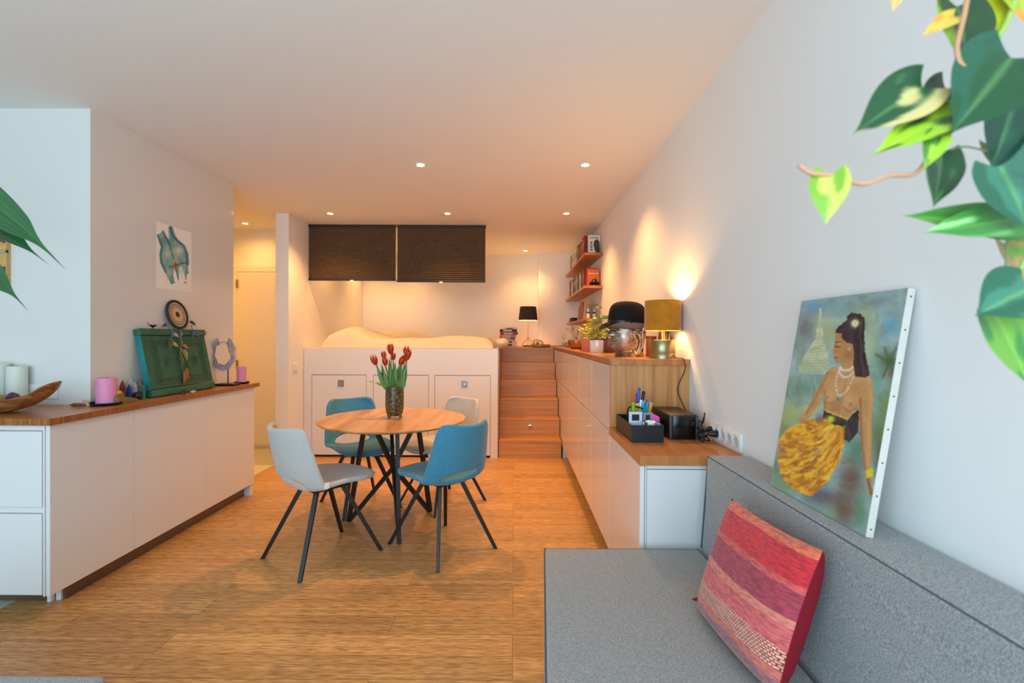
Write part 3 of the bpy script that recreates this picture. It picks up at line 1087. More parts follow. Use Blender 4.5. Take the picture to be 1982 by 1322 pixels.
# cushion
D = at(1338, 1160, z=.507); Cc = at(1508, 1335, z=.507); A_ = at(1443, 978, x=.748); B_ = at(1612, 1080, x=.748)
cen = (D+Cc+A_+B_)/4+V((-.012, 0, .002))
ex = ((Cc-D)+(B_-A_)).normalized(); ezz = ((A_-D)+(B_-Cc)).normalized(); eyy = ezz.cross(ex).normalized(); ezz = ex.cross(eyy).normalized()
if eyy.x < 0: pass
m, nt, b = newmat('striped_knit')
Lk = nt.links.new
tc = nt.nodes.new('ShaderNodeTexCoord'); sx = nt.nodes.new('ShaderNodeSeparateXYZ'); Lk(tc.outputs['Object'], sx.inputs[0])
nz = nt.nodes.new('ShaderNodeTexNoise'); nz.inputs['Scale'].default_value = 5; Lk(tc.outputs['Object'], nz.inputs['Vector'])
wob = nt.nodes.new('ShaderNodeMath'); wob.operation = 'MULTIPLY_ADD'; wob.inputs[1].default_value = .03; Lk(nz.outputs['Fac'], wob.inputs[0]); Lk(sx.outputs['Z'], wob.inputs[2])
mr = nt.nodes.new('ShaderNodeMapRange'); mr.inputs[1].default_value = -.185; mr.inputs[2].default_value = .235; Lk(wob.outputs[0], mr.inputs[0])
r = ramp(nt, [(0, (206, 124, 100)), (.07, (168, 104, 108)), (.13, (214, 112, 90)), (.18, (240, 196, 168)), (.30, (220, 98, 96)), (.42, (226, 128, 106)), (.47, (176, 62, 76)), (.63, (214, 88, 80)), (.67, (212, 44, 52)), (.84, (234, 112, 78)), (.93, (226, 112, 84)), (.975, (190, 100, 108))])
r.color_ramp.interpolation = 'CONSTANT'
Lk(mr.outputs[0], r.inputs['Fac'])
mp = nt.nodes.new('ShaderNodeMapping'); mp.inputs['Scale'].default_value = (45, 45, 240); Lk(tc.outputs['Object'], mp.inputs['Vector'])
n2 = nt.nodes.new('ShaderNodeTexNoise'); n2.inputs['Scale'].default_value = 1; n2.inputs['Detail'].default_value = 3; Lk(mp.outputs[0], n2.inputs['Vector'])
r2 = ramp(nt, [(.35, (120, 110, 120)), (.6, (255, 255, 255))]); Lk(n2.outputs['Fac'], r2.inputs['Fac'])
mu = nt.nodes.new('ShaderNodeMix'); mu.data_type = 'RGBA'; mu.blend_type = 'MULTIPLY'; mu.inputs[0].default_value = .55; Lk(r.outputs['Color'], mu.inputs[6]); Lk(r2.outputs['Color'], mu.inputs[7])
# knitted blocks in the pale band
mpb = nt.nodes.new('ShaderNodeCombineXYZ'); Lk(sx.outputs['X'], mpb.inputs[0]); Lk(sx.outputs['Z'], mpb.inputs[1])
bk = nt.nodes.new('ShaderNodeTexBrick'); bk.inputs['Scale'].default_value = 1; bk.inputs['Brick Width'].default_value = .0095; bk.inputs['Row Height'].default_value = .0065; bk.inputs['Mortar Size'].default_value = .0012
bk.inputs['Color1'].default_value = (1, 1, 1, 1); bk.inputs['Color2'].default_value = (.9, .85, .8, 1); bk.inputs['Mortar'].default_value = (*lin((190, 50, 52)), 1); Lk(mpb.outputs[0], bk.inputs['Vector'])
band = ramp(nt, [(0, (0, 0, 0)), (.18, (255, 255, 255)), (.30, (0, 0, 0))]); band.color_ramp.interpolation = 'CONSTANT'; Lk(mr.outputs[0], band.inputs['Fac'])
mk = nt.nodes.new('ShaderNodeMix'); mk.data_type = 'RGBA'; mk.blend_type = 'MULTIPLY'; Lk(band.outputs['Color'], mk.inputs[0]); Lk(mu.outputs[2], mk.inputs[6]); Lk(bk.outputs['Color'], mk.inputs[7])
Lk(mk.outputs[2], b.inputs['Base Color']); b.inputs['Roughness'].default_value = .95; b.inputs['Sheen Weight'].default_value = .2
bp = nt.nodes.new('ShaderNodeBump'); bp.inputs['Strength'].default_value = .6; bp.inputs['Distance'].default_value = .003; Lk(bk.outputs['Fac'], bp.inputs['Height']); Lk(bp.outputs['Normal'], b.inputs['Normal'])
M['knit'] = m
M['red_cloth'] = mat('crimson_cotton', (140, 4, 28), .9, bump=.3, bump_scale=18)
out = -1 if eyy.x > 0 else 1        # side facing the room
t = thing_m('throw_pillow', frame_m(cen, ex, eyy, ezz), 'red and pink striped knitted cushion leaning on the grey sofa back', 'cushion')
HW, HH = (Cc-D).length/2*1.0+.0, ((A_-D).length+(B_-Cc).length)/4
def pil(u, v, sgn, thick):
    a, b_ = u*2-1, v*2-1
    pin = 1-.055*(1-b_*b_)*abs(a)**3; pin2 = 1-.055*(1-a*a)*abs(b_)**3
    th = thick*((1-abs(a)**3)*(1-abs(b_)**2.8))**(.5 if thick < .08 else .42)
    th += .004*noise.noise(V((a*2, b_*2, sgn*3)))*(1-a*a)*(1-b_*b_)
    sag = -.012*(1-a*a)*(b_ < 0)*abs(b_)
    return V((a*HW*pin, sgn*th, b_*HH*pin2+sag))
for nm, sg, th, mm in (('front_cover', out, .058, M['knit']), ('back_cover', -out, .088, M['red_cloth'])):
    bm = bmesh.new(); grid(bm, lambda u, v: pil(u, v, sg, th), 40, 40)
    part(nm, bm, mm, t, 'full', local=True)
bm = bmesh.new()
tube(bm, [(HW*.93, -out*(.02), -.06), (HW*.90, -out*.045, -.062), (HW*.75, -out*.062, -.064)], .003, 8, flat=.6)
part('zip', bm, M['dark_grey'], t, local=True)
bm = bmesh.new()
tube(bm, [(-HW+.004, 0, -HH+.03), (-HW-.012, out*.006, -HH+.018), (-HW-.022, out*.01, -HH+.012)], [.012, .010, .003], 8, flat=.5)
part('corner_tuft', bm, M['red_cloth'], t, local=True)


# ================================================================== PAINTINGS
def homography(src, dst):
    A = []; B = []
    for (x, y), (u, v) in zip(src, dst):
        A.append([x, y, 1, 0, 0, 0, -u*x, -u*y]); B.append(u)
        A.append([0, 0, 0, x, y, 1, -v*x, -v*y]); B.append(v)
    h = np.linalg.solve(np.array(A, float), np.array(B, float))
    return np.append(h, 1).reshape(3, 3)


def fieldnoise(X, Y, sx_, sy_, seed, oct_=3):
    rng = np.random.RandomState(seed)
    out_ = np.zeros_like(X); amp = 1; tot = 0
    for o in range(oct_):
        g = rng.rand(64, 64)
        fx = X/sx_*(2**o)+rng.rand()*40; fy = Y/sy_*(2**o)+rng.rand()*40
        i = np.floor(fx).astype(int); j = np.floor(fy).astype(int); a = fx-i; b_ = fy-j
        a = a*a*(3-2*a); b_ = b_*b_*(3-2*b_)
        G = lambda p, q: g[p % 64, q % 64]
        out_ += amp*((G(i, j)*(1-a)+G(i+1, j)*a)*(1-b_)+(G(i, j+1)*(1-a)+G(i+1, j+1)*a)*b_)
        tot += amp; amp *= .5
    return out_/tot


def inside(X, Y, poly):
    r_ = np.zeros(X.shape, bool); n_ = len(poly)
    for i in range(n_):
        x1, y1 = poly[i]; x2, y2 = poly[(i+1) % n_]
        c_ = ((y1 > Y) != (y2 > Y))
        with np.errstate(divide='ignore', invalid='ignore'):
            xi = (x2-x1)*(Y-y1)/((y2-y1) if y2 != y1 else 1e-9)+x1
        r_ ^= c_ & (X < xi)
    return r_


class Canvas:
    def __init__(s, X, Y, wob=6):
        s.X, s.Y = X, Y
        s.XN = X+wob*(fieldnoise(X, Y, 18, 18, 5)-.5)*2; s.YN = Y+wob*(fieldnoise(X, Y, 18, 18, 9)-.5)*2
        s.C = np.zeros(X.shape+(3,))

    def mix(s, m_, col, k=1.0):
        m_ = np.clip(m_*k, 0, 1)[..., None]
        s.C = s.C*(1-m_)+np.array(col, float)*m_

    def blob(s, x, y, rx, ry, col, k=1.0, ang=0):
        c_, s_ = math.cos(ang), math.sin(ang)
        dx, dy = s.XN-x, s.YN-y
        a = (dx*c_+dy*s_)/rx; b_ = (-dx*s_+dy*c_)/ry
        s.mix(np.exp(-(a*a+b_*b_)), col, k)

    def poly(s, p, col, k=1.0, col2=None, nx=25, ny=25, seed=3):
        m_ = inside(s.XN, s.YN, p).astype(float)*k
        if col2 is None: s.mix(m_, col)
        else:
            n_ = np.clip((fieldnoise(s.X, s.Y, nx, ny, seed, 3)-.3)/.4, 0, 1)[..., None]
            cc = np.array(col, float)*(1-n_)+np.array(col2, float)*n_
            mm_ = m_[..., None]; s.C = s.C*(1-mm_)+cc*mm_

    def stroke(s, pts, w, col, k=1.0):
        d_ = np.full(s.X.shape, 1e9)
        for (x1, y1), (x2, y2) in zip(pts, pts[1:]):
            L2 = (x2-x1)**2+(y2-y1)**2+1e-9
            t_ = np.clip(((s.X-x1)*(x2-x1)+(s.Y-y1)*(y2-y1))/L2, 0, 1)
            d_ = np.minimum(d_, np.hypot(s.X-x1-t_*(x2-x1), s.Y-y1-t_*(y2-y1)))
        s.mix(np.clip(1.3-d_/w, 0, 1), col, k)


def painted_grid(W_, H_, nu, nv, corners, painter, wob=6):
    """local grid x 0..W, z 0..H with the paint attribute; corners TL,TR,BR,BL in sketch units"""
    Hm = homography([(0, 1), (1, 1), (1, 0), (0, 0)], corners)
    U, Vv = np.meshgrid(np.linspace(0, 1, nu+1), np.linspace(0, 1, nv+1))
    P_ = Hm @ np.stack([U.ravel(), Vv.ravel(), np.ones(U.size)])
    X = (P_[0]/P_[2]).reshape(U.shape); Y = (P_[1]/P_[2]).reshape(U.shape)
    cv = Canvas(X, Y, wob); painter(cv)
    c_ = np.clip(cv.C, 0, 255)/255
    c_ = np.where(c_ <= .04045, c_/12.92, ((c_+.055)/1.055)**2.4)
    co = np.stack([U*W_, np.zeros_like(U), Vv*H_], -1).reshape(-1, 3)
    idx = np.arange((nu+1)*(nv+1)).reshape(nv+1, nu+1)
    f_ = np.stack([idx[:-1, :-1], idx[:-1, 1:], idx[1:, 1:], idx[1:, :-1]], -1).reshape(-1, 4)
    me = bpy.data.meshes.new('painted_surface')
    me.from_pydata(co.tolist(), [], f_.tolist())
    at_ = me.color_attributes.new('paint', 'FLOAT_COLOR', 'POINT')
    at_.data.foreach_set('color', np.concatenate([c_.reshape(-1, 3), np.ones((c_.shape[0]*c_.shape[1], 1))], 1).ravel())
    return me


def paint_woman(c):
    X, Y = c.X, c.Y
    n1 = fieldnoise(X, Y, 90, 120, 1)[..., None]; n2 = fieldnoise(X, Y, 40, 40, 2)[..., None]
    c.C = np.array([104, 122, 112.])*(1-n1)+np.array([124, 148, 150.])*n1
    c.C = np.clip(c.C*(1.0+.36*n2)+8, 0, 255)
    for b_ in [(230, 140, 60, 30, (96, 150, 180), .8), (610, 230, 40, 45, (92, 158, 190), .9), (330, 120, 50, 60, (112, 158, 170), .7), (540, 110, 50, 30, (100, 120, 128), .6),
               (185, 240, 40, 60, (100, 84, 96), .5), (300, 270, 60, 90, (188, 188, 120), .55), (500, 330, 40, 150, (176, 190, 130), .6), (470, 180, 60, 40, (170, 180, 130), .5),
               (150, 540, 90, 60, (70, 120, 110), .8), (210, 560, 60, 40, (110, 150, 130), .6), (120, 670, 60, 60, (170, 180, 90), .8), (220, 640, 50, 40, (196, 196, 110), .7), (90, 740, 40, 50, (130, 130, 80), .7),
               (600, 420, 60, 60, (70, 98, 62), .85), (610, 480, 30, 20, (120, 70, 60), .5), (600, 640, 60, 90, (112, 130, 60), .8), (560, 780, 50, 90, (96, 118, 60), .8), (540, 560, 30, 120, (96, 150, 130), .6),
               (560, 880, 30, 80, (84, 60, 44), .6), (450, 850, 60, 90, (70, 120, 92), .8), (420, 1000, 60, 90, (104, 66, 52), .8), (330, 1080, 80, 40, (96, 74, 66), .7), (250, 1060, 60, 30, (84, 92, 120), .8),
               (390, 1150, 60, 60, (110, 62, 48), .8), (110, 1010, 60, 40, (120, 140, 70), .7), (470, 1150, 30, 80, (80, 130, 90), .7), (60, 930, 30, 60, (90, 120, 80), .7), (330, 1160, 50, 25, (120, 160, 110), .6)]:
        c.blob(*b_)
    rg_ = random.Random(2)
    for k in range(170):
        x, y = rg_.uniform(50, 690), rg_.uniform(60, 1250); a = rg_.uniform(-.6, 1.2)+(.9 if x > 480 else 0); l_ = rg_.uniform(14, 46)
        top_ = y < 500
        cl = rg_.choice([(96, 140, 150), (150, 168, 160), (110, 130, 120), (170, 180, 150), (120, 112, 120)] if top_ else [(110, 150, 100), (150, 160, 80), (70, 110, 80), (130, 80, 64), (90, 140, 120)] if x > 380 or y > 950 else [(190, 196, 100), (140, 160, 90), (110, 150, 130), (200, 190, 90)])
        c.stroke([(x, y), (x+l_*math.cos(a), y+l_*math.sin(a))], rg_.uniform(4, 9), cl, .33)
    for k in range(7):
        a = -2.6+k*.75
        c.stroke([(600, 420), (600+75*math.cos(a), 420+75*math.sin(a))], 9, (66, 96, 58), .6)
    c.poly([(255, 140), (262, 140), (268, 240), (275, 310), (300, 380), (306, 470), (158, 470), (160, 425), (205, 350), (236, 300), (246, 230)], (170, 182, 146), 1, (208, 208, 168), 60, 30)
    c.poly([(160, 320), (166, 320), (172, 380), (180, 430), (140, 430), (150, 390)], (140, 158, 138), .8)
    for yy in range(180, 470, 14):
        w_ = 5+max(0, yy-250)*.36
        c.stroke([(258-w_, yy+4), (258+w_*.7, yy)], 1.6, (108, 124, 104), .4)
    c.stroke([(258, 150), (262, 300)], 3, (196, 196, 150), .8); c.stroke([(255, 320), (240, 440)], 8, (176, 186, 130), .6)
    c.poly([(115, 480), (300, 475), (290, 600), (150, 640), (110, 560)], (112, 140, 122), .55, (150, 170, 150), 14, 40)
    skin, skd, skl = (186, 134, 84), (140, 88, 52), (214, 168, 112)
    # skirt
    sk = [(72, 800), (105, 745), (190, 700), (285, 690), (388, 745), (385, 830), (365, 910), (310, 1000), (235, 1070), (150, 1040), (85, 960), (68, 880)]
    c.poly(sk, (178, 108, 34), 1, (240, 176, 44), 34, 22, 11)
    keep = c.C.copy(); msk = inside(c.XN, c.YN, sk)[..., None]
    rs = random.Random(6)
    for k in range(230):
        q = rs.random(); ang = 1.35+q*1.35+rs.uniform(-.1, .1)
        r1 = rs.uniform(20, 330); ox, oy = 350, 690
        P3 = [(ox+r1*math.cos(ang+j*.05)*1.0, oy+r1*math.sin(ang+j*.05)*.98) for j in range(1)]
        x1, y1 = P3[0]; l_ = rs.uniform(20, 70)
        P3 = [(x1, y1), (x1+l_*.5*math.cos(ang+.25), y1+l_*.5*math.sin(ang+.25)), (x1+l_*math.cos(ang+.6), y1+l_*math.sin(ang+.6))]
        c.stroke(P3, rs.uniform(3, 8), rs.choice([(252, 210, 90), (244, 186, 56), (226, 150, 40), (190, 112, 34), (152, 88, 34), (236, 170, 60)]), .6)
    c.C = np.where(msk, c.C, keep)
    c.blob(265, 690, 16, 22, (110, 96, 130), .8); c.blob(90, 840, 14, 18, (120, 104, 120), .8); c.blob(255, 855, 18, 12, (140, 120, 120), .6)
    # body
    c.poly([(288, 470), (310, 446), (352, 440), (376, 425), (372, 395), (425, 392), (428, 440), (455, 468), (500, 484), (522, 520), (527, 600), (518, 700), (522, 820), (520, 950), (532, 1060), (516, 1090), (496, 1010),
            (474, 860), (458, 720), (455, 640), (430, 668), (402, 690), (396, 722), (284, 668), (282, 610), (286, 560), (262, 620), (225, 680), (178, 716), (158, 706), (200, 650), (246, 560)], skin, 1, (198, 148, 96), 40, 40)
    c.stroke([(500, 500), (514, 600), (504, 760), (508, 940)], 12, skl, .4); c.stroke([(462, 600), (468, 760), (490, 950)], 7, skd, .6)
    c.stroke([(300, 470), (258, 560), (200, 670)], 8, skd, .35); c.stroke([(288, 560), (290, 640)], 6, skd, .5)
    c.blob(340, 640, 34, 30, skd, .4); c.stroke([(396, 470), (372, 600), (352, 690)], 6, skd, .25)
    c.blob(312, 590, 26, 24, skl, .5); c.blob(410, 615, 32, 34, skl, .55)
    c.stroke([(286, 612), (310, 622), (336, 612)], 4, skd, .5); c.stroke([(378, 640), (408, 664), (446, 646)], 4, skd, .6)
    c.blob(300, 590, 6, 7, (140, 76, 56), .7); c.blob(413, 628, 7, 8, (140, 76, 56), .7)
    c.blob(340, 455, 30, 10, skl, .5); c.blob(480, 500, 25, 16, skl, .5)
    # head
    c.poly([(345, 240), (334, 272), (330, 310), (322, 366), (333, 378), (329, 404), (342, 422), (378, 420), (428, 396), (430, 320), (400, 250)], skin, 1, (178, 122, 76), 40, 40)
    c.blob(400, 380, 22, 30, skd, .5); c.blob(350, 330, 12, 22, skl, .35)
    c.stroke([(334, 318), (362, 314)], 2.6, (70, 40, 30), .8); c.stroke([(334, 338), (360, 342)], 3, (60, 34, 28), .9)
    c.stroke([(326, 372), (334, 376)], 2, skd, .9); c.stroke([(331, 392), (346, 394)], 4, (150, 52, 48), .9)
    hair = (34, 28, 32)
    c.poly([(334, 270), (346, 234), (390, 206), (385, 188), (410, 170), (450, 172), (476, 196), (476, 290), (482, 370), (506, 484), (488, 494), (436, 492), (424, 440), (426, 372), (420, 325), (388, 318), (368, 300), (362, 272)], hair, 1, (58, 50, 56), 14, 60)
    c.stroke([(455, 250), (462, 380), (478, 470)], 4, (110, 100, 110), .5); c.stroke([(360, 262), (420, 240)], 4, (92, 84, 90), .4)
    c.poly([(452, 650), (458, 690), (450, 765), (412, 815), (384, 800), (388, 740), (402, 700), (440, 664)], hair, .95, (60, 56, 60), 14, 40)
    c.blob(430, 222, 18, 18, (226, 222, 170), 1.6); c.blob(430, 222, 6, 6, (220, 190, 70), 1)
    c.poly([(282, 652), (280, 690), (330, 722), (386, 742), (400, 702), (330, 676)], (38, 34, 44), 1, (70, 66, 50), 14, 14)
    c.blob(318, 698, 18, 16, (196, 196, 60), 1.4); c.stroke([(300, 656), (396, 700)], 4, (216, 186, 70), .9)
    for pl, st in (([(362, 440), (372, 455), (400, 456), (424, 440)], 7), ([(356, 446), (362, 476), (392, 492), (424, 468)], 7), ([(352, 462), (340, 520), (352, 582), (392, 560), (426, 490)], 9)):
        P2 = smooth_path([(a, b_, 0) for a, b_ in pl], 8)
        for q in P2[::2]: c.blob(q.x, q.y, 5, 5, (232, 208, 196), 1.1)
    c.blob(352, 600, 7, 12, (60, 130, 120), 1); c.blob(404, 352, 5, 8, (170, 196, 180), 1)
    c.poly([(494, 950), (526, 944), (534, 985), (500, 990)], (214, 200, 40), 1); c.stroke([(505, 1000), (522, 1070)], 8, (110, 74, 60), .7)


def paint_water(c):
    c.C[:] = (240, 236, 228)
    body = [(90, 210), (128, 178), (150, 215), (170, 240), (168, 150), (196, 140), (236, 245), (270, 270), (300, 330), (306, 400), (314, 480), (298, 478), (290, 515), (272, 445), (250, 425), (240, 528), (222, 470), (210, 450), (205, 500), (216, 545), (194, 556), (150, 470), (116, 405), (106, 340), (120, 300)]
    c.poly(body, (96, 146, 138), .9, (140, 180, 164), 30, 46, 4)
    for p_, w_, cl in (([(92, 210), (122, 296), (112, 345), (118, 405), (150, 470)], 9, (34, 96, 110)), ([(182, 146), (200, 210), (236, 248), (280, 285), (302, 340), (306, 410)], 11, (30, 84, 106)), ([(128, 180), (166, 250), (182, 292), (206, 380)], 8, (40, 92, 116)),
                       ([(178, 436), (215, 428), (255, 410), (300, 400)], 8, (36, 110, 96)), ([(222, 440), (240, 524)], 4, (30, 70, 90)), ([(200, 370), (215, 410)], 5, (200, 190, 90)), ([(150, 470), (194, 552)], 5, (60, 124, 120)), ([(300, 400), (292, 515)], 5, (60, 124, 110))):
        c.stroke(p_, w_, cl, .75)
    c.blob(160, 345, 30, 32, (206, 214, 190), .8); c.blob(240, 315, 34, 32, (222, 220, 202), .85); c.blob(170, 490, 16, 40, (190, 206, 196), .6); c.blob(262, 460, 14, 30, (196, 212, 200), .7)
    c.poly([(206, 425), (218, 388), (236, 424), (222, 452)], (208, 84, 36), 1); c.blob(221, 424, 6, 14, (160, 40, 40), .8)
    c.blob(288, 541, 7, 7, (200, 100, 80), 1)


M['canvas_paint'] = attr_mat('oil_paint', .38, .5, 220)
M['paper_paint'] = attr_mat('watercolour_paper', .8)
M['raw_canvas'] = mat('raw_canvas', (214, 204, 192), .85, noise_amt=.06, noise_scale=40, bump=.15, bump_scale=200)
bl = V((.862, 1.621, .884)); br2 = V((.872, 1.196, .884)); tl = V((.962, 1.643, 1.500))
ex = (br2-bl); wC = ex.length; ex.normalize(); up = (tl-bl); up = (up-ex*up.dot(ex)); hC = up.length; up.normalize()
nn = up.cross(ex).normalized()   # towards the wall?
if nn.x < 0: nn = -nn
t = thing_m('canvas_painting', frame_m(bl, ex, nn, up) if ex.cross(nn).dot(up) > 0 else frame_m(bl, ex, nn, up), 'large unframed oil painting of a seated woman in a yellow skirt on the sofa back', 'painting')
me = painted_grid(wC, hC, 190, 270, [(165, 110), (693, 42), (497, 1275), (38, 1005)], paint_woman, 5)
me.materials.append(M['canvas_paint']); me.shade_smooth()
o = bpy.data.objects.new('painted_front', me); COL.objects.link(o); o.parent = t; WM[o.name] = WM[t.name]
bm = bmesh.new(); bx(bm, (-.001, .0006, -.001), (wC+.001, .020, hC+.001), .0015)
part('stretcher', bm, M['raw_canvas'], t, False, local=True, label='bare canvas edge folded round the stretcher')
for k in range(8):
    bm = bmesh.new(); ball(bm, (wC+.001, .010, .02+k*(hC-.04)/7), .0022, 8)
    part('tack', bm, M['black'], t, local=True)

c3 = [at(px, py, x=WL+.001) for px, py in ((303, 558.7), (370, 565), (371, 450), (301, 428.6))]
zb_, zt_ = (c3[0].z+c3[1].z)/2, (c3[2].z+c3[3].z)/2
y0_, y1_ = (c3[0].y+c3[3].y)/2, (c3[1].y+c3[2].y)/2
t = thing_m('watercolour_sheet', frame_m((WL+.0012, y0_, zb_), V((0, 1, 0)), V((-1, 0, 0)), V((0, 0, 1))), 'blue green watercolour of a body on white paper pinned to the glossy wall', 'artwork')
me = painted_grid(y1_-y0_, zt_-zb_, 110, 150, [(77, 105), (335, 185), (330, 607), (85, 583)], paint_water, 4)
me.materials.append(M['paper_paint'])
o = bpy.data.objects.new('paper', me); COL.objects.link(o); o.parent = t; WM[o.name] = WM[t.name]


# ================================================================== ON THE RIGHT COUNTER
UZ = 1.2565
# gold lamp
LP = V((.886, 2.885, UZ))
M['olive_velvet'] = woven('olive_gold_velvet', (172, 104, 10), (188, 118, 18), 60, .8, .1)
M['shade_in'] = mat('gold_shade_lining', (226, 190, 110), .5)
M['brass_brushed'] = mat('brushed_brass', (150, 140, 104), .32, metal=1)
M['bulb'] = mat('lit_bulb', (255, 230, 180), .4, emis=(255, 210, 130), emis_s=30)
t = thing('table_lamp', 'table lamp with an olive gold drum shade and brushed metal base on the counter', 'table lamp', LP)
bm = bmesh.new(); lathe(bm, [(.0001, 0), (.074, 0), (.074, .029), (.0725, .031), (.0735, .033), (.069, .106), (.066, .110), (.0001, .110)], (0, 0, 0), 48); part('base', bm, M['brass_brushed'], t, local=True)
bm = bmesh.new(); lathe(bm, [(.013, .110), (.013, .155), (.024, .158), (.024, .172), (.010, .175), (.010, .19)], (0, 0, 0), 20); part('stem', bm, mat('brass', (200, 150, 80), .25, metal=1), t, local=True)
sb, sh_ = .164, .178
bm = bmesh.new(); lathe(bm, [(.106, sb), (.106, sb+sh_), (.1045, sb+sh_), (.1045, sb)], (0, 0, 0), 64, close=True)
shd = part('lamp_shade', bm, M['olive_velvet'], t, local=True)
shd.data.materials.append(M['shade_in'])
for p in shd.data.polygons:
    c = p.center
    if (c.x*p.normal.x+c.y*p.normal.y) < -.02: p.material_index = 1
bm = bmesh.new()
for k in range(3):
    a = k*2*PI/3; tube(bm, [(0, 0, .19), (.104*math.cos(a), .104*math.sin(a), .20)], .0015, 6)
part('shade_spider', bm, M['black'], t, local=True)
bm = bmesh.new(); ball(bm, (0, 0, .225), .026, 16); part('bulb', bm, M['bulb'], t, local=True)
l = light('POINT', 'lamp_light', (0, 0, .285), 10, (1, .62, .26), shadow_soft_size=.02); l.parent = t
c0 = at(1300, 691, x=LP.x+.03)
bm = bmesh.new()
pts = [LP+V((.045, -.060, .018)), LP+V((.055, -.085, .006)), V((.955, 2.752, UZ+.004)), V((.962, 2.736, UZ-.004)), V((.968, 2.735, 1.20)), at(1312, 750, y=2.745), at(1318, 775, y=2.70), V((.975, 2.66, .93)), V((.985, 2.50, .875)), V((.985, 2.42, .90)), V((.975, 2.36, .925))]
tube(bm, smooth_path(pts, 8), .0028, 8); part('power_cord', bm, M['black'], t)

# copper tripod lamp on the landing
LB = V((.205, 7.12, PZ+.0045))
t = thing('tripod_lamp', 'small copper tripod lamp with a dark shade on the landing', 'table lamp', LB)
cop = mat('copper', (196, 110, 66), .3, metal=.8)
for a in (200, 340, 90):
    a = math.radians(a)
    bm = bmesh.new(); tube(bm, [(0, 0, .135), (.105*math.cos(a), .105*math.sin(a)*.8, .003)], .004, 8); part('leg', bm, cop, t, local=True)
bm = bmesh.new(); tube(bm, [(0, 0, .13), (0, 0, .42)], .005, 8); part('pole', bm, cop, t, local=True)
M['dark_shade'] = mat('dark_brown_shade', (62, 50, 40), .8)
bm = bmesh.new(); lathe(bm, [(.142, .385), (.118, .585), (.1165, .585), (.1405, .385)], (0, 0, 0), 48, close=True)
s2 = part('lamp_shade', bm, M['dark_shade'], t, local=True); s2.data.materials.append(mat('pale_lining', (230, 214, 180), .6))
for p in s2.data.polygons:
    if (p.center.x*p.normal.x+p.center.y*p.normal.y) < -.02: p.material_index = 1
bm = bmesh.new(); ball(bm, (0, 0, .455), .024, 12); part('bulb', bm, M['bulb'], t, local=True)
l = light('POINT', 'lamp_light', (0, 0, .49), 10, (1, .62, .26), shadow_soft_size=.03); l.parent = t
bm = bmesh.new(); bx(bm, (.13, 6.98, PZ+.0045), (.24, 7.03, PZ+.022), .004)
solo('cord_switch', bm, M['black'], 'small black cord switch lying under the copper tripod lamp', 'switch')

# bronze head
HB = V((.735, 3.13, UZ))
bronze, nt, b = newmat('aged_bronze')
tc = nt.nodes.new('ShaderNodeTexCoord'); n = nt.nodes.new('ShaderNodeTexNoise'); n.inputs['Scale'].default_value = 22; n.inputs['Detail'].default_value = 6
nt.links.new(tc.outputs['Object'], n.inputs['Vector']); r = ramp(nt, [(.3, (112, 94, 78)), (.6, (184, 166, 146)), (.8, (206, 190, 170))]); nt.links.new(n.outputs['Fac'], r.inputs['Fac'])
nt.links.new(r.outputs['Color'], b.inputs['Base Color']); b.inputs['Metallic'].default_value = .85; b.inputs['Roughness'].default_value = .38
M['bronze'] = bronze
t = thing('buddha_head', 'large bronze head statue in profile wearing the black bowler hat', 'statue', HB, math.radians(12))


def headf(u, v):
    az = (u*2-1)*PI            # 0 faces the local -x
    zz = -1+2*v
    zc = zz
    k = math.sqrt(max(0, 1-abs(zc)**(2.6 if zc > 0 else 4.2)))
    ax_, ay_ = .112, .090
    jaw = 1-.09*max(0, -zc)**1.3
    r_ = k
    ca, sa = math.cos(az), math.sin(az)
    x = -ca*ax_*r_*(jaw if ca > 0 else 1-.10*max(0, -zc)); y = sa*ay_*r_*(1-.10*max(0, -zc)**1.5)
    d_ = 0
    g = lambda a, s: math.exp(-(a/s)**2)
    d_ += .030*g(az, .14+.05*max(0, .1-zc))*sstep(.42, -.02, zc)*sstep(-.16, -.05, zc)
    d_ += .010*g(zc+.02, .10)*g(abs(az)-.17, .10)
    d_ += .012*g(zc-.36, .07)*g(abs(az)-.36, .28)
    d_ -= .014*g(zc-.24, .06)*g(abs(az)-.42, .20)
    d_ += .013*g(zc-.17, .055)*g(abs(az)-.45, .18)
    d_ -= .006*g(zc+.16, .04)*g(az, .4)
    d_ += .018*g(zc+.26, .045)*g(az, .30); d_ += .016*g(zc+.40, .05)*g(az, .26); d_ -= .013*g(zc+.33, .022)*g(az, .34)
    d_ += .014*g(zc+.62, .13)*g(az, .38)
    d_ += .006*g(zc+.12, .25)*g(abs(az)-.9, .3)
    nrm = V((x/ax_**2, y/ay_**2, 0))
    if nrm.length > 1e-6: nrm.normalize()
    return V((x, y, .142+.130*zz))+nrm*d_


bm = bmesh.new(); grid(bm, headf, 96, 72, wrap=True)
bmesh.ops.remove_doubles(bm, verts=bm.verts, dist=.0003)
part('face', bm, M['bronze'], t, 'full', local=True)
bm = bmesh.new(); lathe(bm, [(.0001, 0), (.084, 0), (.087, .007), (.081, .010), (.085, .017), (.079, .021), (.083, .029), (.074, .034), (.066, .06), (.0001, .06)], (.010, 0, 0), 40, warp=lambda p, a: V((p.x*1.1, p.y*.95, p.z)))
part('neck', bm, M['bronze'], t, local=True)
bm = bmesh.new()
rng = random.Random(3)
for i in range(150):
    az = rng.uniform(1.35, 2*PI-1.35)-PI; v = rng.uniform(.42, .9)
    u = ((az+2*PI) % (2*PI))/(2*PI)
    az2 = rng.uniform(1.5, 2*PI-1.5); u = (((az2+PI) % (2*PI)))/(2*PI)
    p = headf(u, v)
    ball(bm, p, .0105, 8)
part('hair', bm, M['bronze'], t, local=True)
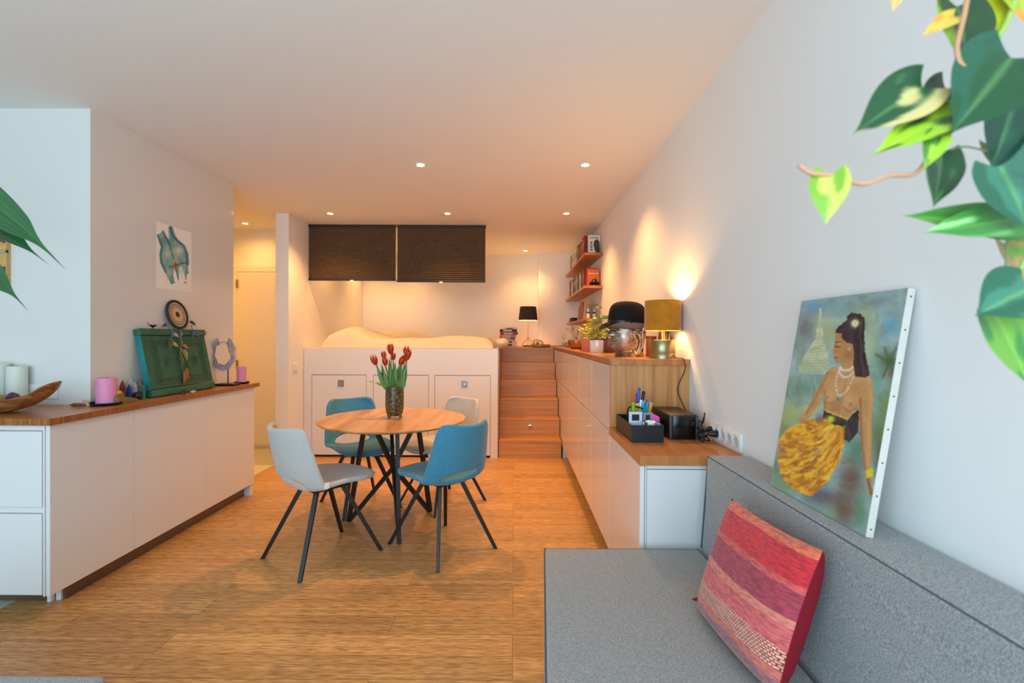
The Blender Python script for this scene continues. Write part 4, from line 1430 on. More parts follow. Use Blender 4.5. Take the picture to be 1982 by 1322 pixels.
for sg in (-1, 1):
    bm = bmesh.new()
    y = sg*.090
    tube(bm, smooth_path([(.028, y, .178), (.040, y+sg*.008, .196), (.058, y+sg*.008, .186), (.056, y+sg*.006, .166), (.040, y+sg*.008, .158), (.030, y+sg*.006, .168)], 5), .0065, 8)
    tube(bm, smooth_path([(.030, y, .176), (.024, y+sg*.004, .150), (.034, y+sg*.006, .130), (.046, y*.92, .09), (.040, y*.85, .05), (.020, y*.84, .022), (.006, y*.86, .030), (.004, y*.88, .046)], 6), [.007]*36+[.005]*7, 8)
    tube(bm, smooth_path([(.056, y+sg*.002, .166), (.060, y*.98, .12), (.062, y*.9, .07), (.048, y*.86, .035), (.030, y*.84, .014)], 6), .007, 8)
    part('ear', bm, M['bronze'], t, local=True)

# bowler hat
M['felt'] = mat('black_felt', (17, 13, 11), .8, spec=.3, bump=.2, bump_scale=200)
M['felt_in'] = mat('grey_brim_lining', (118, 106, 98), .8)
M['ribbon'] = mat('black_satin_ribbon', (20, 18, 18), .35)
HT = V((.728, 3.13, UZ+.176))
tl_ = Matrix.Translation(HT) @ Matrix.Rotation(math.radians(12), 4, 'Z') @ Matrix.Rotation(math.radians(2), 4, 'Y')
t = thing_m('bowler_hat', tl_, 'worn black bowler hat with curled brim sitting on the bronze head', 'hat')
ov = lambda p, a: V((p.x*1.10, p.y*.93, p.z))
bm = bmesh.new()
cp = [(.112, .0), (.1135, .02), (.1125, .07), (.109, .115), (.100, .147), (.080, .168), (.048, .179), (.0001, .182)]
lathe(bm, cp, (0, 0, 0), 56, warp=ov, close=False)
bmesh.ops.delete(bm, geom=[f for f in bm.faces if len(f.verts) > 4], context='FACES_ONLY')
bm = evaluated(bm, [('SOLIDIFY', dict(thickness=.003, offset=-1)), ('SUBSURF', dict(levels=1))])
part('crown', bm, M['felt'], t, 'full', local=True)
def brimf(u, v):
    a = u*2*PI; r_ = .110+.050*v
    ca, sa = math.cos(a), math.sin(a)
    z = .004+v*(.010*ca*ca+.036*sa*sa)+.016*v*v*sa*sa
    if ca < 0: z -= .016*v*v*ca*ca
    return V((r_*1.10*ca*(1+.03*v), r_*.93*sa*(1-.06*v*v), z))
bm = bmesh.new(); grid(bm, brimf, 72, 8, wrap=True)
bm = evaluated(bm, [('SOLIDIFY', dict(thickness=.004, offset=0))])
br_o = part('brim', bm, M['felt'], t, True, local=True); br_o.data.materials.append(M['felt_in'])
for p in br_o.data.polygons:
    if p.normal.z < -.5: p.material_index = 1
bm = bmesh.new(); lathe(bm, [(.1145, .020), (.1160, .024), (.1150, .052), (.1130, .054)], (0, 0, 0), 56, warp=ov, close=True)
part('ribbon', bm, M['ribbon'], t, local=True)

# boards and a black object behind the head
bm = bmesh.new(); obox(bm, (.905, 3.10, UZ), (.0, .02, 0), (.012, 0, 0), (.02, 0, .20)); bm.free()
bm = bmesh.new(); bx(bm, (.868, 3.17, UZ), (.935, 3.185, UZ+.133), .003)
solo('wooden_board', bm, M['edge'], 'small reddish wooden board standing between the bronze head and the lamp', 'board')
for k, (x, h, lb) in enumerate(((.945, .19, 'taller dark book leaning behind the lamp base'), (.963, .185, 'thin grey book leaning against the wall behind the lamp'))):
    bm = bmesh.new(); obox(bm, (x-.012, 3.02, UZ+.001), (.012, 0, 0), (0, .15, 0), (.018, 0, h), .001)
    solo('book', bm, mat('dark_cover%d' % k, ((84, 70, 60), (110, 104, 98))[k], .6), lb, 'book', group='books standing behind the lamp')
bm = bmesh.new(); bx(bm, (.80, 3.36, UZ), (.90, 3.44, UZ+.105), .008)
solo('black_box', bm, M['black'], 'small black box half hidden behind the bronze head', 'box')

# plant pots
def pot(name, label, x, y, r0, r1, h, m, soil=True, group='plant pots on the counter'):
    t_ = thing(name, label, 'potted plant' if soil else 'pot', (x, y, UZ), 0, group)
    bm_ = bmesh.new(); lathe(bm_, [(.0001, 0), (r0*.94, 0), (r0, .005), (r1, h-.004), (r1-.002, h), (r1-.005, h), (r1-.007, h-.02), (.0001, h-.02)], (0, 0, 0), 40)
    part('pot', bm_, m, t_, local=True)
    if soil:
        bm_ = bmesh.new(); lathe(bm_, [(.0001, 0), (r1-.008, 0), (r1-.008, .004), (.0001, .006)], (0, 0, h-.018), 24); part('soil', bm_, mat('soil', (48, 34, 24), .95, bump=.8, bump_scale=120), t_, local=True)
    return t_
wp = at(1155, 682, z=UZ)
t = pot('potted_plant', 'bushy yellow green plant in a glossy white pot on the counter', .695, 4.02, .062, .066, .112, mat('white_glazed_pot', (226, 218, 206), .2, coat=.5))
bm = bmesh.new(); lathe(bm, [(.0665, .104), (.0672, .112), (.064, .1125), (.064, .104)], (0, 0, 0), 40, close=True); part('pot_rim', bm, M['dark_grey'], t, local=True)
bm = bmesh.new(); lay = paintable(bm); rng = random.Random(5)
for k in range(150):
    a = rng.uniform(0, 2*PI); e = rng.uniform(.1, 1.35); R = rng.uniform(.05, .15)
    p = V((.695, 4.02, UZ+.10))+V((math.cos(a)*math.cos(e)*R-.02, math.sin(a)*math.cos(e)*R, math.sin(e)*R*1.15))
    o_ = V((math.cos(a), math.sin(a), .2)).normalized()
    cc = mixc((150, 168, 24), (220, 216, 50), rng.random())
    leaf_mesh(bm, p, p+o_*rng.uniform(.026, .045)+V((0, 0, rng.uniform(-.015, .015))), .024, (rng.uniform(-.4, .4), rng.uniform(-.6, .2), 1), 'heart', .2, .15, lambda s, tt, cc=cc: cc, ns=5, nt=4, lay=lay)
part('foliage', bm, M['leaf'], t)
bm = bmesh.new()
for k in range(14):
    a = rng.uniform(0, 2*PI); e = rng.uniform(.5, 1.4); R = .11
    tube(bm, [(.695, 4.02, UZ+.095), V((.695, 4.02, UZ+.10))+V((math.cos(a)*math.cos(e)*R-.01, math.sin(a)*math.cos(e)*R, math.sin(e)*R))], .0015, 5)
part('stems', bm, M['stem_green'], t)
t = pot('terracotta_pot', 'pink terracotta pot tucked behind the white pot', .672, 4.38, .052, .078, .122, mat('pink_terracotta', (196, 116, 104), .7), False)
t = pot('coin_plant', 'round-leaved plant on tall stems in a brown pot beside the bronze head', .79, 4.00, .058, .068, .122, mat('brown_glazed_pot', (112, 66, 44), .35))
pc = V((.775, 4.00, UZ+.11))
for k, (px, py, dy, s) in enumerate(((1158, 595, 0, .06), (1155, 616, -.02, .075), (1172, 613, 0, .07), (1182, 610, .06, .045), (1150, 622, .05, .05), (1165, 633, .05, .06), (1180, 631, .05, .05), (1178, 641, -.03, .05))):
    q = at(px, py, y=4.0+dy)
    bm = bmesh.new(); tube(bm, smooth_path([pc, pc.lerp(q, .55)+V((.01, 0, .02)), q], 6), .0018, 6); st = part('stem', bm, M['stem_green'], t)
    bm = bmesh.new(); lay = paintable(bm)
    nrm = V((.1*k-.3, -.55, 1)).normalized(); e1 = nrm.orthogonal().normalized(); e2 = nrm.cross(e1)
    cv = bm.verts.new(q+nrm*.001); cv[lay] = (*lin((110, 150, 70)), 1); rings_ = []
    for j in range(1, 5):
        rg = []
        for i in range(20):
            a = i*PI/10; v = bm.verts.new(q+(e1*math.cos(a)+e2*math.sin(a))*s/2*j/4-nrm*.006*(j/4)**2)
            v[lay] = (*lin(mixc((60, 112, 44), (36, 84, 34), j/4)), 1); rg.append(v)
        rings_.append(rg)
    for i in range(20): bm.faces.new((cv, rings_[0][i], rings_[0][(i+1) % 20]))
    for a_, b_ in zip(rings_, rings_[1:]):
        for i in range(20): bm.faces.new((a_[i], a_[(i+1) % 20], b_[(i+1) % 20], b_[i]))
    part('leaf', bm, M['leaf'], t, 'full')
# singing bowl
bm = bmesh.new(); lathe(bm, [(.0001, .002), (.06, .001), (.088, .03), (.098, .07), (.100, .098), (.097, .098), (.094, .07), (.084, .034), (.055, .008), (.0001, .006)], (.695, 5.35, UZ), 48)
solo('singing_bowl', bm, mat('hammered_brass', (178, 128, 62), .3, metal=.9, bump=.3, bump_scale=60), 'brass bowl between the pink pot and the laughing figure', 'bowl')
# wire stand in front of it
bm = bmesh.new()
for dx, dy in ((0, 0), (.055, 0)):
    x, y = .650+dx, 4.75
    tube(bm, [(x, y, UZ+.002), (x+.03, y+.02, UZ+.155), (x+.055, y, UZ+.15), (x+.03, y-.01, UZ+.002)], .003, 6)
tube(bm, [(.65, 4.75, UZ+.003), (.735, 4.74, UZ+.003)], .003, 6); tube(bm, [(.68, 4.77, UZ+.155), (.735, 4.77, UZ+.155)], .003, 6)
solo('wire_stand', bm, M['black_metal'], 'slanting black wire stand in front of the brass bowl', 'stand')
# laughing figure
stone = mat('pale_carved_stone', (214, 198, 172), .8, noise_amt=.15, noise_scale=30, bump=.3, bump_scale=40)
BX, BYY = .735, 6.35
bm = bmesh.new()
for c, r, s in (((0, 0, .055), .10, (1.15, .95, .6)), ((0, -.02, .12), .085, (1.05, .95, .95)), ((0, 0, .185), .06, (1.1, .8, .8)), ((0, -.01, .245), .044, (1, 1, 1.05)), ((-.075, -.02, .14), .035, (.9, 1, 1.7)),
                ((.075, -.02, .15), .035, (.9, 1, 1.7)), ((-.045, -.08, .07), .035, (1.3, 1, .8)), ((.05, -.08, .065), .035, (1.3, 1, .8)), ((.095, -.02, .20), .026, (1, 1, 1.2)), ((-.03, -.045, .245), .010, (1, 1, 1)), ((.0, -.052, .238), .009, (1, 1, 1)), ((.0, -.05, .226), .012, (1.6, .6, .5)), ((-.044, 0, .238), .014, (.6, 1, 1.6)), ((.044, 0, .238), .014, (.6, 1, 1.6))):
    ball(bm, V((BX, BYY, UZ))+V(c), r, 16, s)
bm = fuse(bm, .006, 2)
mz = min(v.co.z for v in bm.verts)
bmesh.ops.translate(bm, verts=bm.verts, vec=(0, 0, UZ-mz))
solo('laughing_figure', bm, stone, 'pale stone laughing seated figure at the far end of the counter', 'statue', smooth='full')
bm = bmesh.new(); crystal(bm, (.80, 5.75, UZ), .055, .13, .11, 4)
solo('stone_pyramid', bm, stone, 'pale pointed stone behind the brass bowl', 'stone', smooth=False)
# cable on the counter
bm = bmesh.new(); tube(bm, smooth_path([(.33, 7.05, PZ+.008), (.52, 6.98, UZ+.008), (.66, 6.95, UZ+.006), (.85, 7.0, UZ+.006), (.98, 7.1, UZ+.006)], 6), .004, 6)
solo('power_cable', bm, M['black'], 'thin dark cable lying across the landing behind the round tray', 'cable')

# ================================================================== SHELVES AND BOOKS
SH = [2.318, 1.945, 1.575]
for k, z in enumerate(SH):
    bm = bmesh.new(); bx(bm, (.792, 5.47, z), (WR-.001, 7.495 if k < 2 else 7.3, z+.028), .001)
    solo('wall_shelf', bm, M['shelfwood'], ('topmost', 'middle', 'lowest')[k]+' of the three thick oak shelves on the far right wall', 'shelf', 'oak wall shelves', False)
COLS = {'red': (150, 24, 26), 'white': (224, 216, 200), 'yellow': (200, 176, 40), 'brown': (120, 66, 34), 'blue': (30, 82, 130), 'dark blue': (26, 36, 62), 'grey': (150, 146, 136), 'orange': (206, 96, 40),
        'black': (30, 28, 28), 'cream': (222, 200, 160), 'pink': (214, 120, 110), 'green': (70, 110, 80), 'purple': (86, 50, 92)}
for a, c in COLS.items(): M['bk_'+a] = mat('book_cover_'+a.replace(' ', '_'), c, .45)


def book(col, w, d, h, mtx, label, group, decor=None):
    """w thickness (local y), d depth (local x, spine at 0), h height"""
    t_ = thing_m('book', mtx, label, 'book', group)
    bm_ = bmesh.new(); cth = .002
    bx(bm_, (0, 0, 0), (d, cth, h)); bx(bm_, (0, w-cth, 0), (d, w, h)); bx(bm_, (0, cth, 0), (cth, w-cth, h))
    part('cover', bm_, M['bk_'+col], t_, False, local=True)
    bm_ = bmesh.new(); bx(bm_, (cth+.0004, cth+.0003, .003), (d-.004, w-cth-.0003, h-.003)); part('pages', bm_, M['pages'], t_, False, local=True)
    if decor:
        bm_ = bmesh.new()
        for (a, b_) in decor: bx(bm_, (-.0006, w*a[0], h*a[1]), (.0008, w*b_[0], h*b_[1]))
        part('spine_print', bm_, M['bk_cream'] if col not in ('white', 'cream', 'yellow') else M['bk_black'], t_, False, local=True)
    return t_


rng = random.Random(11)
def row(shelf_z, y0, specs, group, where):
    y = y0
    for i, (col, w, h) in enumerate(specs):
        prev = specs[i-1][0] if i else None; nx = specs[i+1][0] if i+1 < len(specs) else None
        d = .15+rng.uniform(-.02, .02)
        mtx = Matrix.Translation(V((.815+rng.uniform(-.006, .012), y, shelf_z+.0285)))
        side = ('nearest the room' if prev is None else 'between a %s and a %s one' % (prev, nx) if nx else 'farthest along, beside a %s one' % prev)
        dec = [((.25, .55), (.75, .85))] if i % 2 == 0 else [((.3, .12), (.7, .18)), ((.3, .4), (.7, .8))]
        book(col, w, d, h, mtx, '%s%s book on the %s shelf, %s' % ('thick ' if w > .045 else 'thin ' if w < .025 else '', col, where, side), group, dec)
        y += w+.002


top = [('red', .055, .235), ('brown', .05, .205), ('red', .06, .235), ('black', .03, .20), ('brown', .035, .215), ('orange', .03, .20), ('cream', .04, .19), ('red', .03, .20), ('brown', .07, .23), ('grey', .05, .2), ('brown', .08, .22), ('yellow', .07, .225), ('green', .05, .21), ('yellow', .09, .23),
       ('cream', .08, .22), ('white', .10, .235), ('grey', .06, .22), ('white', .09, .24), ('black', .07, .22), ('white', .08, .235), ('brown', .05, .22), ('white', .08, .24)]
row(SH[0], 5.70, top, 'books on the topmost shelf', 'topmost')
mid = [('red', .04, .21), ('orange', .035, .2), ('red', .05, .22), ('black', .03, .2), ('grey', .05, .205), ('brown', .03, .2), ('orange', .05, .215), ('cream', .04, .2), ('grey', .06, .22), ('white', .05, .21), ('black', .08, .22), ('grey', .08, .225), ('dark blue', .08, .21), ('blue', .07, .215), ('purple', .05, .2),
       ('blue', .09, .22), ('dark blue', .06, .225), ('green', .05, .2), ('blue', .08, .21), ('pink', .06, .2), ('cream', .06, .22), ('red', .07, .24), ('grey', .05, .23), ('red', .06, .24)]
row(SH[1], 5.72, mid, 'books on the middle shelf', 'middle')
# cover-out books at the near ends
def cover_book(z, x0, x1, y, h, col, label, lean=.02, extra=None):
    m_ = frame_m((x0, y, z+.0285), V((0, 0, 1)), V((1, 0, 0)), V((0, 1, 0)))
    ez = V((0, lean, 1)).normalized(); exx = V((1, 0, 0)); ey = ez.cross(exx)
    t_ = thing_m('book', frame_m((x0, y, z+.0285), exx, ey, ez), label, 'book', 'books facing the room at the shelf ends')
    bm_ = bmesh.new(); bx(bm_, (0, 0, 0), (x1-x0, .002, h)); bx(bm_, (0, .020, 0), (x1-x0, .022, h)); bx(bm_, (0, .002, 0), (.002, .020, h)); part('cover', bm_, M['bk_'+col], t_, False, local=True)
    bm_ = bmesh.new(); bx(bm_, (.0025, .0024, .003), (x1-x0-.004, .0196, h-.003)); part('pages', bm_, M['pages'], t_, False, local=True)
    return t_
t = cover_book(SH[0], .845, .985, 5.56, .215, 'white', 'white book facing out at the near end of the topmost shelf, with a grey portrait')
bm = bmesh.new(); w_ = .14
pts = [(.075, .05), (.062, .10), (.066, .14), (.085, .165), (.105, .17), (.130, .14), (.136, .09), (.136, .012), (.095, .012), (.082, .03)]
for k in (0,):
    f = [bm.verts.new((x, -.0006, z)) for x, z in pts]; bm.faces.new(f)
bmesh.ops.solidify(bm, geom=bm.faces[:], thickness=.0004)
part('portrait', bm, mat('printed_grey_portrait', (112, 100, 90), .6, noise_amt=.5, noise_scale=45), t, False, local=True)
bm = bmesh.new()
for x, z, sx_, sz in ((.022, .04, .03, .012), (.03, .062, .018, .016), (.018, .085, .034, .01), (.026, .108, .02, .014), (.022, .13, .028, .009), (.02, .182, .10, .007)):
    bx(bm, (x, -.0008, z), (x+sx_, -.0001, z+sz))
part('cover_marks', bm, M['bk_black'], t, False, local=True)
t = cover_book(SH[1], .845, .985, 5.60, .205, 'orange', 'orange book facing out at the near end of the middle shelf')
bm = bmesh.new(); bx(bm, (.01, -.0006, .15), (.13, -.0001, .158)); part('cover_marks', bm, M['bk_cream'], t, False, local=True)
t = cover_book(SH[1], .835, .975, 5.64, .22, 'red', 'taller red book facing out behind the orange one on the middle shelf')
bm = bmesh.new(); lathe(bm, [(.0001, 0), (.062, 0), (.064, .012), (.05, .02), (.062, .03), (.058, .045), (.035, .05), (.026, .075), (.0001, .09)], (.915, 5.53, SH[1]+.0285), 28)
solo('trinket_box', bm, mat('black_lacquer', (26, 20, 18), .25), 'small dark domed box in front of the orange book on the middle shelf', 'box')
# lowest shelf
for k, (y, c, h, w_, lb) in enumerate(((5.96, 'brown', .23, .14, 'tall dark red picture card leaning on the lowest shelf, in front'), (6.16, 'red', .24, .14, 'red picture frame leaning on the lowest shelf behind the dark red card'), (6.36, 'black', .2, .14, 'black frame leaning on the lowest shelf, nearest the wall'))):
    t = thing_m('picture_frame', frame_m((.835+.012*k, y, SH[2]+.029), V((0, 1, 0)), V((-1, 0, 0)), V((.16, 0, 1)).normalized()), lb, 'picture', 'frames leaning on the lowest shelf')
    bm = bmesh.new(); bx(bm, (0, -.012, 0), (w_+.02, 0, h), .001); part('board', bm, M['bk_'+('brown', 'red', 'black')[k]], t, False, local=True)
    bm = bmesh.new()
    for q in range(4): bx(bm, (.02+q*.032, .0002, .03+.02*(q % 2)), (.034+q*.032, .0014, h-.03))
    part('print', bm, M['bk_orange'], t, False, local=True)
for k, (y, x) in enumerate(((5.62, .86), (5.66, .935))):
    t = thing('dropper_bottle', ('left', 'right')[k]+' of the two white bottles with dark caps on the lowest shelf', 'bottle', (x, y, SH[2]+.0285), 0, 'bottles on the lowest shelf')
    bm = bmesh.new(); lathe(bm, [(.0001, 0), (.018, 0), (.019, .004), (.019, .055), (.010, .066), (.0001, .066)], (0, 0, 0), 20); part('body', bm, M['bk_white'], t, local=True)
    bm = bmesh.new(); lathe(bm, [(.0001, .064), (.017, .064), (.015, .08), (.0001, .08)], (0, 0, 0), 20); part('collar', bm, M['bk_black'], t, local=True)
    bm = bmesh.new(); lathe(bm, [(.0001, .08), (.009, .08), (.006, .118), (.0001, .12)], (0, 0, 0), 16); part('cap', bm, M['bk_white'], t, local=True)
bm = bmesh.new()
for z in (.01, .17):
    tube(bm, [(.845, 5.72, SH[2]+.03+z), (.985, 5.72, SH[2]+.03+z), (.985, 5.80, SH[2]+.03+z), (.845, 5.80, SH[2]+.03+z), (.845, 5.72, SH[2]+.03+z)], .0025, 6)
for k in range(7):
    x = .845+.14*k/6; tube(bm, [(x, 5.72, SH[2]+.03), (x, 5.72, SH[2]+.03+(.17 if k < 4 else .19))], .002, 6)
solo('wire_rack', bm, M['brass_brushed'], 'thin brass wire rack behind the two bottles on the lowest shelf', 'rack')
for k, (y, w_) in enumerate(((7.05, .10), (6.88, .09))):
    bm = bmesh.new(); bx(bm, (.81, y, SH[2]+.0285), (.90, y+w_, SH[2]+.095), .004)
    solo('small_box', bm, (M['glaze'], M['black'])[k], ('dark mottled little box at the far end of the lowest shelf', 'plain black little box near the far end of the lowest shelf')[k], 'box', 'little boxes on the lowest shelf')

# landing: stack of books, tray
z = PZ+.0045
stack = [('white', .045, .24, 'bottom'), ('cream', .035, .25, 'second from the bottom'), ('grey', .028, .22, 'third from the bottom'), ('brown', .030, .23, 'fourth from the bottom'), ('pink', .03, .24, 'under the red one'),
         ('red', .042, .26, 'red and pink'), ('black', .042, .25, 'second from the top'), ('cream', .022, .20, 'topmost, thin')]
for k, (c, w, d, nm) in enumerate(stack):
    off = rng.uniform(-.008, .008)
    m_ = frame_m((-.205+off+(.05 if k == 7 else 0), 7.02, z), V((0, 1, 0)), V((0, 0, 1)), V((1, 0, 0)))
    book(c, w-.001, .17, d, m_, '%s book in the stack on the landing, %s' % (c, nm), 'books stacked beside the tripod lamp', [((.2, .2), (.8, .7))])
    z += w
t = thing('round_tray', 'round wooden tray with a raised rim on the landing', 'tray', (.37, 6.84, PZ+.0045))
bm = bmesh.new(); lathe(bm, [(.0001, 0), (.14, 0), (.145, .006), (.145, .034), (.139, .034), (.137, .008), (.0001, .007)], (0, 0, 0), 48); part('tray_body', bm, M['shelfwood'], t, local=True)
bm = bmesh.new()
tube(bm, smooth_path([(.285, 6.86, PZ+.013), (.28, 6.86, PZ+.07), (.29, 6.86, PZ+.095), (.33, 6.86, PZ+.098), (.385, 6.86, PZ+.085), (.41, 6.86, PZ+.05), (.415, 6.86, PZ+.014)], 6), .011, 8)
ball(bm, (.335, 6.86, PZ+.055), .022, 12)
tube(bm, [(.335, 6.86, PZ+.02), (.335, 6.86, PZ+.09)], .006, 8); tube(bm, [(.29, 6.86, PZ+.055), (.39, 6.86, PZ+.055)], .006, 8)
solo('incense_holder', bm, mat('aged_brass', (176, 140, 90), .4, metal=.6), 'small arched brass ornament standing on the round tray', 'ornament')

# ================================================================== DESK THINGS
DZ = .8655
t = thing('desk_organizer', 'black plastic organizer box filled with pens on the low counter', 'organizer', (.652, 2.53, DZ))
x0, x1, y0, y1, hh = .575, .732, 2.355, 2.705, .084
bm = bmesh.new()
bx(bm, (x0, y0, DZ), (x1, y1, DZ+.004)); bx(bm, (x0, y0, DZ+.004), (x1, y0+.004, DZ+hh)); bx(bm, (x0, y1-.004, DZ+.004), (x1, y1, DZ+hh)); bx(bm, (x0, y0+.004, DZ+.004), (x0+.004, y1-.004, DZ+hh)); bx(bm, (x1-.004, y0+.004, DZ+.004), (x1, y1-.004, DZ+hh))
part('box', bm, M['black'], t, False)
bm = bmesh.new(); bx(bm, (x0+.005, 2.535, DZ+.005), (x1-.005, 2.538, DZ+hh-.004)); bx(bm, (.650, y0+.005, DZ+.005), (.653, 2.534, DZ+hh+.01)); part('divider', bm, M['black'], t, False)
bm = bmesh.new(); tube(bm, smooth_path([(.60, 2.54, DZ+hh-.01), (.60, 2.54, DZ+.135), (.625, 2.54, DZ+.15), (.675, 2.54, DZ+.14), (.70, 2.54, DZ+.12), (.703, 2.54, DZ+hh-.01)], 6), .004, 8); part('handle', bm, M['black'], t)
PEN = [('blue', (24, 84, 190), (1237.5, 750), .0052, 2.60, 'tall blue pen'), ('red', (190, 36, 30), (1231.5, 761), .0042, 2.62, 'red pen at the left of the tall blue one'), ('black', (22, 22, 24), (1246, 757), .006, 2.60, 'black capped marker'),
       ('green', (100, 190, 50), (1226, 779), .006, 2.50, 'bright green marker in front'), ('white', (226, 226, 226), (1241, 774), .005, 2.56, 'white pen below the black marker'), ('light blue', (60, 170, 220), (1246, 776), .006, 2.55, 'light blue pen'),
       ('yellow', (240, 190, 30), (1261, 780), .0055, 2.55, 'yellow highlighter at the right'), ('orange', (240, 160, 40), (1234, 781), .008, 2.56, 'broad orange highlighter'), ('dark green', (20, 130, 100), (1249, 786), .006, 2.50, 'dark green pen'),
       ('sky blue', (40, 130, 220), (1254, 778), .0055, 2.50, 'sky blue pen leaning right'), ('red capped', (200, 44, 40), (1253, 773), .004, 2.60, 'short red topped pen'), ('turquoise', (60, 170, 190), (1258, 777), .004, 2.57, 'turquoise pen')]
for nm, c, (px, py), r_, y, lb in PEN:
    tip = at(px, py, y=y)
    base = V((.60+(tip.x-.60)*.62+.012, y+.01, DZ+.008))
    base.x = min(max(base.x, x0+.012), x1-.012)
    r_ *= 1.45
    m_ = mat('pen_'+nm.replace(' ', '_'), c, .3)
    ln = (tip-base).length
    t = thing('pen', lb+' standing in the organizer box', 'pen', base, 0, 'pens in the organizer box')
    k = base.lerp(tip, .62); k2 = base.lerp(tip, .64)
    bm = bmesh.new(); tube(bm, [base, base.lerp(tip, .06), k], [r_*.4, r_*.9, r_*.9], 10); part('barrel', bm, M['white_pl'] if nm in ('black', 'red capped', 'white') else m_, t)
    bm = bmesh.new(); tube(bm, [k, k2, base.lerp(tip, .985), tip], [r_, r_*1.08, r_, r_*.7], 10); part('cap', bm, m_, t)
# contents in front
t = thing('photo_slide', 'left pale slide-shaped frame with a black window in the organizer box', 'frame', (.62, 2.44, DZ+.02), 0, 'pale frames in the organizer box')
def slide(x, y, z, w_, h_):
    bm_ = bmesh.new()
    bx(bm_, (x, y, z), (x+.014, y+.006, z+h_)); bx(bm_, (x+w_-.014, y, z), (x+w_, y+.006, z+h_)); bx(bm_, (x+.014, y, z+h_-.012), (x+w_-.014, y+.006, z+h_)); bx(bm_, (x+.014, y, z), (x+w_-.014, y+.006, z+.03))
    return bm_
part('border', slide(.583, 2.44, DZ+.062, .066, .074), mat('pale_plastic', (196, 204, 220), .5), t, False)
bm = bmesh.new(); bx(bm, (.598, 2.4415, DZ+.093), (.634, 2.4445, DZ+.123)); part('window', bm, M['black'], t, False)
t = thing('photo_slide', 'right grey slide-shaped frame with a black window in the organizer box', 'frame', (.67, 2.44, DZ+.02), 0, 'pale frames in the organizer box')
part('border', slide(.656, 2.45, DZ+.058, .050, .074), mat('grey_plastic', (120, 130, 148), .5), t, False)
bm = bmesh.new(); bx(bm, (.671, 2.4515, DZ+.089), (.691, 2.4545, DZ+.119)); part('window', bm, M['black'], t, False)
bm = bmesh.new(); obox(bm, (.688, 2.46, DZ+.075), (.040, -.03, -.020), (.010, .010, 0), (.0, 0, .055))
solo('notepad', bm, mat('magenta_card', (226, 70, 160), .5), 'pink edged notepad sticking out of the organizer box', 'notepad', smooth=False)
bm = bmesh.new(); ball(bm, (.68, 2.41, DZ+.082), .026, 12, (1.3, .9, .7), .6, 4)
solo('crumpled_paper', bm, M['white_pl'], 'crumpled white paper in the organizer box', 'paper', smooth=False)
bm = bmesh.new(); bx(bm, (.706, 2.38, DZ+.03), (.726, 2.47, DZ+.088), .003)
solo('eraser', bm, mat('teal_rubber', (24, 150, 136), .6), 'teal block in the near right corner of the organizer box', 'eraser')

# speaker
t = thing('speaker', 'black speaker with grey corner strips beside the pen box', 'speaker', (.86, 2.57, DZ))
bm = bmesh.new(); bx(bm, (.782, 2.432, DZ), (.928, 2.735, DZ+.124), .008, 3); part('body', bm, M['black'], t)
bm = bmesh.new(); bx(bm, (.800, 2.424, DZ+.004), (.914, 2.431, DZ+.120), .003); part('grille', bm, M['black_gloss'], t)
for x in (.783, .915):
    bm = bmesh.new(); bx(bm, (x, 2.425, DZ+.003), (x+.012, 2.434, DZ+.121), .002); part('corner_strip', bm, M['dark_grey'], t)

# sockets
t = thing('power_outlet', 'white five-gang power outlet strip on the wall above the low counter', 'power outlet', (WR, 2.27, .918))
y0, y1, z0, z1 = 2.102, 2.442, .877, .957
bm = bmesh.new(); bx(bm, (WR-.011, y0, z0), (WR-.0005, y1, z1), .003); part('frame', bm, M['white_pl'], t)
for k in range(5):
    y = y1-.036-k*.067
    bm = bmesh.new()
    bx(bm, (WR-.0135, y-.0325, z0+.008), (WR-.0105, y+.0325, z1-.008), .001)
    so = part('socket', bm, M['white_pl'], t)
    bm = bmesh.new(); lathe(bm, [(.022, 0), (.0225, .0035), (.0205, .0035), (.019, .0006), (.0001, .0006)], (0, 0, 0), 28)
    bmesh.ops.rotate(bm, verts=bm.verts, matrix=Matrix.Rotation(-PI/2, 3, 'Y')); bmesh.ops.translate(bm, verts=bm.verts, vec=(WR-.0135, y, (z0+z1)/2))
    part('socket_ring', bm, mat('socket_grey', (190, 190, 188), .4) if k == 0 else bpy.data.materials['socket_grey'], so)
    if k in (0, 1):
        tt = thing('power_plug', ('upper black plug in the socket nearest the speaker', 'lower black plug in the second socket from the speaker')[k], 'plug', (WR-.04, y, .90), 0, 'black plugs in the wall outlet')
        bm = bmesh.new()
        zc = (z0+z1)/2+(.004 if k == 0 else -.004)
        tube(bm, [(WR-.0125, y, zc), (WR-.025, y, zc), (WR-.045, y, zc), (WR-.060, y, zc)], [.017, .017, .012, .006], 14); part('plug_body', bm, M['black'], tt)
        bm = bmesh.new()
        if k == 0: P_ = [(WR-.058, y, zc), (WR-.085, y+.02, zc+.01), (.93, 2.415, .93), (.945, 2.40, .985), (.96, 2.43, 1.0), (.965, 2.46, .95), (.95, 2.50, .90)]
        else: P_ = [(WR-.058, y, zc), (WR-.09, y+.02, .90), (.925, 2.36, .893), (.91, 2.38, .95), (.925, 2.40, .965), (.94, 2.39, .92), (.935, 2.37, .88), (.92, 2.36, .871), (.915, 2.40, .90)]
        tube(bm, smooth_path(P_, 8), .0032, 8); part('cord', bm, M['black'], tt)
bm = bmesh.new()
rr = random.Random(8)
P_ = [V((.94, 2.40, .90))+V((.025*math.sin(i*1.9), .03*math.cos(i*2.3), .03*math.sin(i*1.3)+.0)) for i in range(14)]
tube(bm, smooth_path(P_, 6), .0035, 8)
solo('cable_bundle', bm, M['black'], 'tangled black cables bunched between the speaker and the outlet', 'cable')


